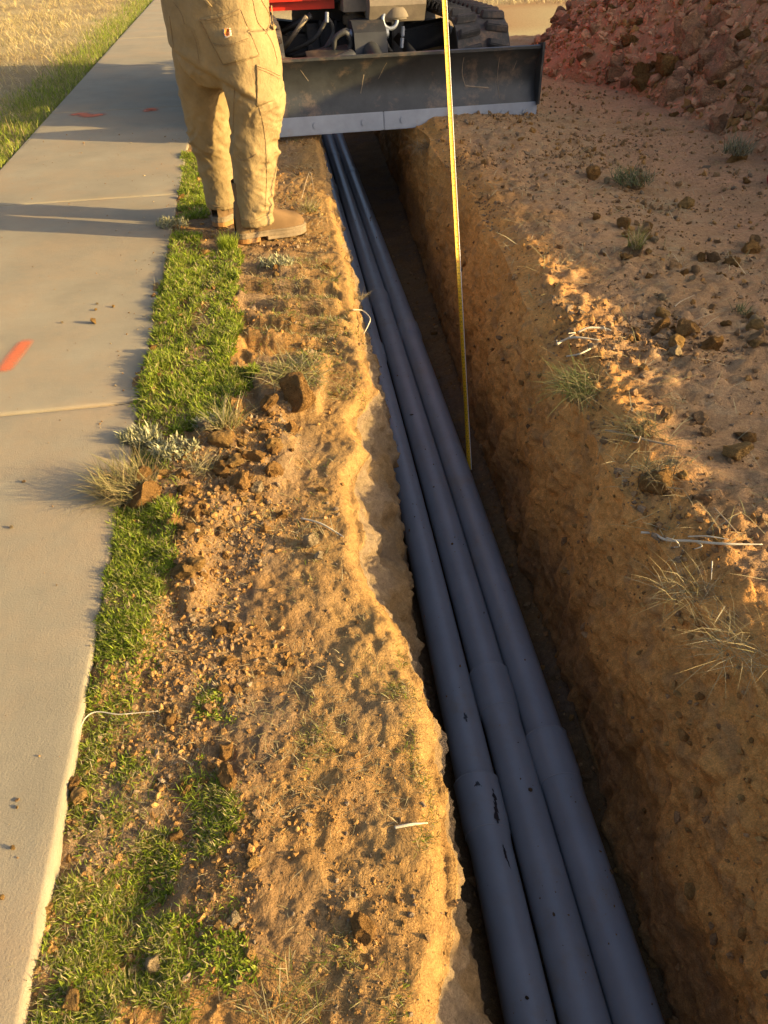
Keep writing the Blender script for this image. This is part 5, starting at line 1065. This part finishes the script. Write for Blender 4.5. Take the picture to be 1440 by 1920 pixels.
# jacket
JACK = plain('jacket_cloth', (0.12, 0.10, 0.075), rough=0.9, var=0.15, bump=[(24, 0.3, 0.006, 'n')])
jme = remesh([rings([(-0.625, 3.66, 1.02, .268, .18), (-0.61, 3.67, 1.09, .26, .18), (-0.54, 3.73, 1.22, .23, .165), (-0.46, 3.79, 1.36, .21, .14), (-0.44, 3.80, 1.43, .12, .10), (-0.43, 3.81, 1.46, .085, .08)]), tube_c([(-0.43, 3.80, 1.37), sh_r, el_r, lerp(el_r, wr_r, 0.85)], [0.09, 0.082, 0.066, 0.046]), tube_c([(-0.43, 3.80, 1.37), sh_l, el_l, lerp(el_l, wr_l, 0.85)], [0.09, 0.082, 0.066, 0.046])], 0.011, 3)
jme.materials.clear(); jme.materials.append(JACK); jme.polygons.foreach_set('use_smooth', np.ones(len(jme.polygons), bool)); jme.name = 'jacket'; obj('jacket', jme, person)
hv, hf = ico(3); m_ = hv[:, 2] > -0.05; capV = hv * np.array([0.088, 0.095, 0.10]) + head + np.array([0, 0, 0.025]); keep = [f for f in hf.tolist() if all(m_[i] for i in f)]
cap = obj('cap', np_mesh('cap', capV, np.array(keep), JACK), person)
for sgn in (1, -1):
    e = head + fw_ * 0.082 + np.array([0.013, -0.022, 0]) * sgn * 1.3 + np.array([0, 0, 0.012]); Ve, Fe = blob(e, 0.010); obj('eye', np_mesh('eye', Ve, np.array(Fe), plain('eye', (0.1, 0.08, 0.07), rough=0.2)), person)
# boots
LEATH = plain('suede', (0.175, 0.105, 0.047), rough=0.85, spec=0.2, var=0.2, nscale=16, dirt=(0.34, 0.23, 0.11), dirt_amt=0.12, bump=[(150, 0.2, 0.002, 'n')])
SOLE = plain('sole', (0.22, 0.16, 0.09), rough=0.8, var=0.2, nscale=20, dirt=(0.42, 0.30, 0.16), dirt_amt=0.25); SOLEO = plain('sole_orange', (0.36, 0.17, 0.045), rough=0.7, var=0.2, nscale=25, dirt=(0.42, 0.30, 0.16), dirt_amt=0.2)
STIT = plain('stitch', (0.62, 0.50, 0.30), rough=0.8)
def boot(heel, ang, label, gz):
    root = obj('boot', bpy.data.meshes.new('boot_empty'), person) if False else None
    S_ = np.array([0.0, 0.012, 0.035, 0.07, 0.11, 0.15, 0.19, 0.23, 0.27, 0.30, 0.322, 0.334]); Wd = np.array([0.018, 0.032, 0.040, 0.041, 0.039, 0.041, 0.047, 0.052, 0.052, 0.046, 0.032, 0.012])
    Tp = np.array([0.10, 0.17, 0.185, 0.19, 0.19, 0.165, 0.122, 0.104, 0.092, 0.084, 0.07, 0.052]); th = np.linspace(0, np.pi, 15)
    M4 = Matrix.Translation((heel[0], heel[1], gz)) @ Matrix.Rotation(ang, 4, 'Z')
    V = []
    for s, w, t in zip(S_, Wd, Tp):
        e = 0.62; V.append(np.stack([np.full(15, s), w * np.sign(np.cos(th)) * np.abs(np.cos(th)) ** e, 0.028 + (t - 0.028) * np.abs(np.sin(th)) ** (e if t < 0.13 else 0.5)], 1))
    V = np.array(V); V += 0.0018 * fbm(V, 30, 3, seed=3)[..., None]
    me_ = np_mesh('boot', V.reshape(-1, 3), grid_faces(len(S_), 15), LEATH); me_.transform(M4)
    up_ = obj('boot', me_, person); up_['label'] = label
    ss = np.linspace(0, 0.334, 40); ww = np.interp(ss, S_, Wd) + 0.0055
    ww[0] = 0.014; ss2 = ss.copy(); ss2[0] -= 0.004; ss2[-1] += 0.007
    def slabm(name, z0, z1, sa, sb, mat, grow=0.0):
        k = (ss2 >= sa - 1e-6) & (ss2 <= sb + 1e-6); a = ss2[k]; w = ww[k] + grow; out = [(x, y) for x, y in zip(a, w)] + [(x, -y) for x, y in zip(a[::-1], w[::-1])]
        bm = bmesh.new(); A = [bm.verts.new((x, y, z0)) for x, y in out]; B = [bm.verts.new((x, y, z1)) for x, y in out]; n_ = len(out); bm.faces.new(A[::-1]); bm.faces.new(B)
        for i in range(n_): bm.faces.new((A[i], A[(i + 1) % n_], B[(i + 1) % n_], B[i]))
        bmesh.ops.transform(bm, matrix=M4, verts=bm.verts[:]); return bm_obj(name, bm, mat, up_, bevel=0.002)
    slabm('welt', 0.028, 0.036, -1, 1, SOLE, 0.002); slabm('midsole', 0.010, 0.0275, -1, 1, SOLE, 0.0); slabm('heel', -0.012, 0.0095, -1, 0.105, SOLEO, -0.001); slabm('forefoot_sole', -0.008, 0.0095, 0.13, 1, SOLE, -0.001)
    bm = bmesh.new(); a = np.linspace(0, 2 * np.pi, 25)[:-1]
    V_, F_ = tube_arrays(np.array([[0.075, 0, 0.10], [0.075, 0, 0.19], [0.07, 0, 0.26]]), [0.058, 0.060, 0.060], 20); me2 = np_mesh('shaft', V_, F_, LEATH); me2.transform(M4); obj('shaft', me2, up_)
    # seam down the heel quarter
    P = np.array([[0.06, -0.0425, 0.04], [0.062, -0.0435, 0.09], [0.06, -0.050, 0.13]]); V_, F_ = tube_arrays(P, 0.0016, 5); me3 = np_mesh('seam', V_, F_, SOLE); me3.transform(M4); obj('seam', me3, up_)
    return up_
boot((-0.655, 3.535), math.radians(24), 'brown suede work boot pointing at the trench', 0.008)
boot((-0.79, 3.775), math.radians(62), 'brown suede work boot half hidden behind the other leg', 0.005)
# sewn details on the trousers
bvh = BVHTree.FromPolygons([Vector(v) for v in V2], [tuple(p.vertices) for p in me.polygons])
def on_cloth(x, y, lift=0.001):
    d = Vector(ray(x, y)).normalized(); hit, nrm, idx, dist = bvh.ray_cast(Vector(_C), d)
    if hit is None:
        hit, nrm, idx, dist = bvh.find_nearest(Vector(atY(x, y, 3.55)))
    if nrm.dot(d) > 0: nrm = -nrm
    return np.array(hit + nrm * lift), np.array(nrm)
def cloth_patch(name, corners, nu, nv_, mat, lift=0.0025, parent=None, wob=0.0):
    (a, b, c, d) = [np.array(q, float) for q in corners]; V, Nn = [], []
    for i in range(nv_):
        for j in range(nu):
            u, v = j / (nu - 1), i / (nv_ - 1); q = (a * (1 - u) + b * u) * (1 - v) + (d * (1 - u) + c * u) * v
            q = q + wob * rng.normal(size=2) * (1 if (i in (0, nv_ - 1) or j in (0, nu - 1)) else 0)
            V.append(on_cloth(q[0], q[1], lift)[0])
    V = np.array(V).reshape(nv_, nu, 3)
    for _ in range(3):
        W = V.copy(); W[1:-1, 1:-1] = (V[:-2, 1:-1] + V[2:, 1:-1] + V[1:-1, :-2] + V[1:-1, 2:] + 2 * V[1:-1, 1:-1]) / 6; V = W
    o_ = obj(name, np_mesh(name, V.reshape(-1, 3), grid_faces(nv_, nu)[:, ::-1], mat), parent or trou)
    so = o_.modifiers.new('t', 'SOLIDIFY'); so.thickness = 0.0016; so.offset = 0
    return o_
THREAD = plain('thread', (0.25, 0.16, 0.07), rough=0.9, var=0.3, nscale=60)
def seam(pts, r=0.0011, lift=0.0012, mat=None, parent=None, name='seam', dash=0):
    P = smooth_path([(x, y) for x, y in pts], 16 * len(pts)); Q = np.array([on_cloth(x, y, lift)[0] for x, y in P])
    if dash:
        Vs, Fs, o = [], [], 0; L = np.concatenate([[0], np.cumsum(np.linalg.norm(np.diff(Q, axis=0), axis=1))]); s = 0
        while s < L[-1] - dash:
            seg_ = np.array([[np.interp(t, L, Q[:, k]) for k in range(3)] for t in (s, s + dash * 0.6)]); V_, F_ = tube_arrays(seg_, r, 4); Vs.append(V_); Fs.append(F_ + o); o += len(V_); s += dash
        return obj(name, np_mesh(name, np.vstack(Vs), np.vstack(Fs), mat or THREAD), parent or trou)
    V_, F_ = tube_arrays(Q, r, 5); return obj(name, np_mesh(name, V_, F_, mat or THREAD), parent or trou)
pk = cloth_patch('back_pocket', [(374, 36), (451, 16), (486, 104), (420, 122)], 22, 22, CANV, 0.004); pk['label'] = 'rear patch pocket with worn emblem'
seam([(376, 37), (398, 36), (420, 30), (450, 17)], 0.0013, 0.006, None, pk); seam([(378, 43), (400, 42), (422, 36), (452, 24)], 0.0008, 0.006, None, pk, dash=0.006)
seam([(375, 38), (398, 80), (419, 121)], 0.001, 0.0055, None, pk); seam([(451, 18), (470, 65), (485, 103)], 0.001, 0.0055, None, pk); seam([(420, 122), (452, 116), (486, 104)], 0.001, 0.0055, None, pk); seam([(397, 80), (425, 84), (465, 72)], 0.001, 0.0055, None, pk); seam([(398, 83), (426, 87), (466, 75)], 0.0007, 0.0055, None, pk, dash=0.006)
WHP = plain('patch_white', (0.62, 0.56, 0.46), rough=0.9, var=0.25, nscale=120); ORP = plain('patch_orange', (0.75, 0.22, 0.03), rough=0.8, var=0.15, nscale=90)
em = cloth_patch('emblem_patch', [(419, 53), (432, 52), (435, 68), (423, 72)], 7, 8, WHP, 0.0075, pk, 0.5)
Vv = [on_cloth(427.5, 60.5, 0.0135)[0]]; aa = np.linspace(0, 2 * np.pi, 17)[:-1]
for a in aa:
    r0 = 1.0 if math.cos(a) < 0.3 else 0.85; Vv.append(on_cloth(427.5 + 4.6 * math.cos(a) * r0 + 1.2 * math.sin(a), 60.5 + 6.8 * math.sin(a) * (1.1 if math.sin(a) > 0 else 0.9), 0.0135)[0])
obj('emblem', np_mesh('emblem', np.array(Vv), np.array([(0, 1 + i, 1 + (i + 1) % 16) for i in range(16)])[:, ::-1], ORP), em)
tpk = cloth_patch('tool_pocket', [(480, 120), (524, 140), (516, 188), (481, 200)], 12, 14, CANV, 0.003); seam([(481, 123), (502, 131), (523, 142)], 0.001, 0.005, None, tpk); seam([(481, 127), (502, 136), (523, 147)], 0.0008, 0.005, None, tpk); seam([(481, 122), (482, 160), (482, 199)], 0.0009, 0.005, None, tpk)
seam([(474, 0), (483, 40), (500, 62), (512, 85), (519, 112), (519, 122)]); seam([(490, 0), (505, 30), (502, 56), (497, 64)], 0.0015); seam([(318, 30), (322, 60), (326, 90)]); seam([(360, 58), (368, 80), (374, 118)]); seam([(364, 57), (372, 80), (378, 118)], 0.0007, dash=0.006)
seam([(326, 5), (340, 25), (346, 45)]); seam([(440, 165), (438, 210), (437, 250)]); seam([(486, 200), (496, 250), (500, 320), (497, 395)]); seam([(480, 288), (470, 296), (452, 300), (442, 290)], 0.0013)
seam([(441, 402), (460, 412), (480, 412), (512, 396)], 0.0014); seam([(391, 382), (410, 388), (436, 384)], 0.0014); seam([(443, 410), (462, 417), (482, 417), (512, 402)], 0.0008, dash=0.007)
lp = cloth_patch('belt_loop', [(382, 0), (390, 0), (400, 12), (394, 13)], 4, 8, CANV, 0.008)
cloth_patch('hammer_loop', [(505, 10), (515, 14), (519, 52), (510, 58)], 5, 12, CANV, 0.010)

# bit of gear at the right edge of the view
gq = pick(1476, 338); glove = tag(empty('work_glove', gq, 0.6), 'black and red work glove cut off by the right picture edge', 'glove')
GBLK = plain('glove_black', (0.02, 0.02, 0.022), rough=0.7); GRED = plain('glove_red', (0.5, 0.03, 0.03), rough=0.6)
pal = remesh([tube_c([(-0.10, 0, 0.03), (0.0, 0, 0.04), (0.03, 0, 0.035)], [0.04, 0.045, 0.04])] + [tube_c([(0.02, -0.033 + 0.022 * k, 0.035), (0.07, -0.036 + 0.024 * k, 0.045 - 0.006 * k), (0.10, -0.036 + 0.025 * k, 0.02)], [0.013, 0.012, 0.010], 8, 10) for k in range(4)] + [tube_c([(-0.03, -0.03, 0.035), (0.0, -0.07, 0.035), (0.03, -0.08, 0.02)], [0.016, 0.013, 0.010], 8, 10)], 0.006, 2)
pal.materials.clear(); pal.materials.append(GBLK); pal.name = 'glove_body'; obj('glove_body', pal, glove)
V_, F_ = tube_c([(-0.125, 0, 0.03), (-0.085, 0, 0.032)], [0.047, 0.045], 16, 6); obj('cuff', np_mesh('cuff', V_, np.array(F_), GRED), glove)
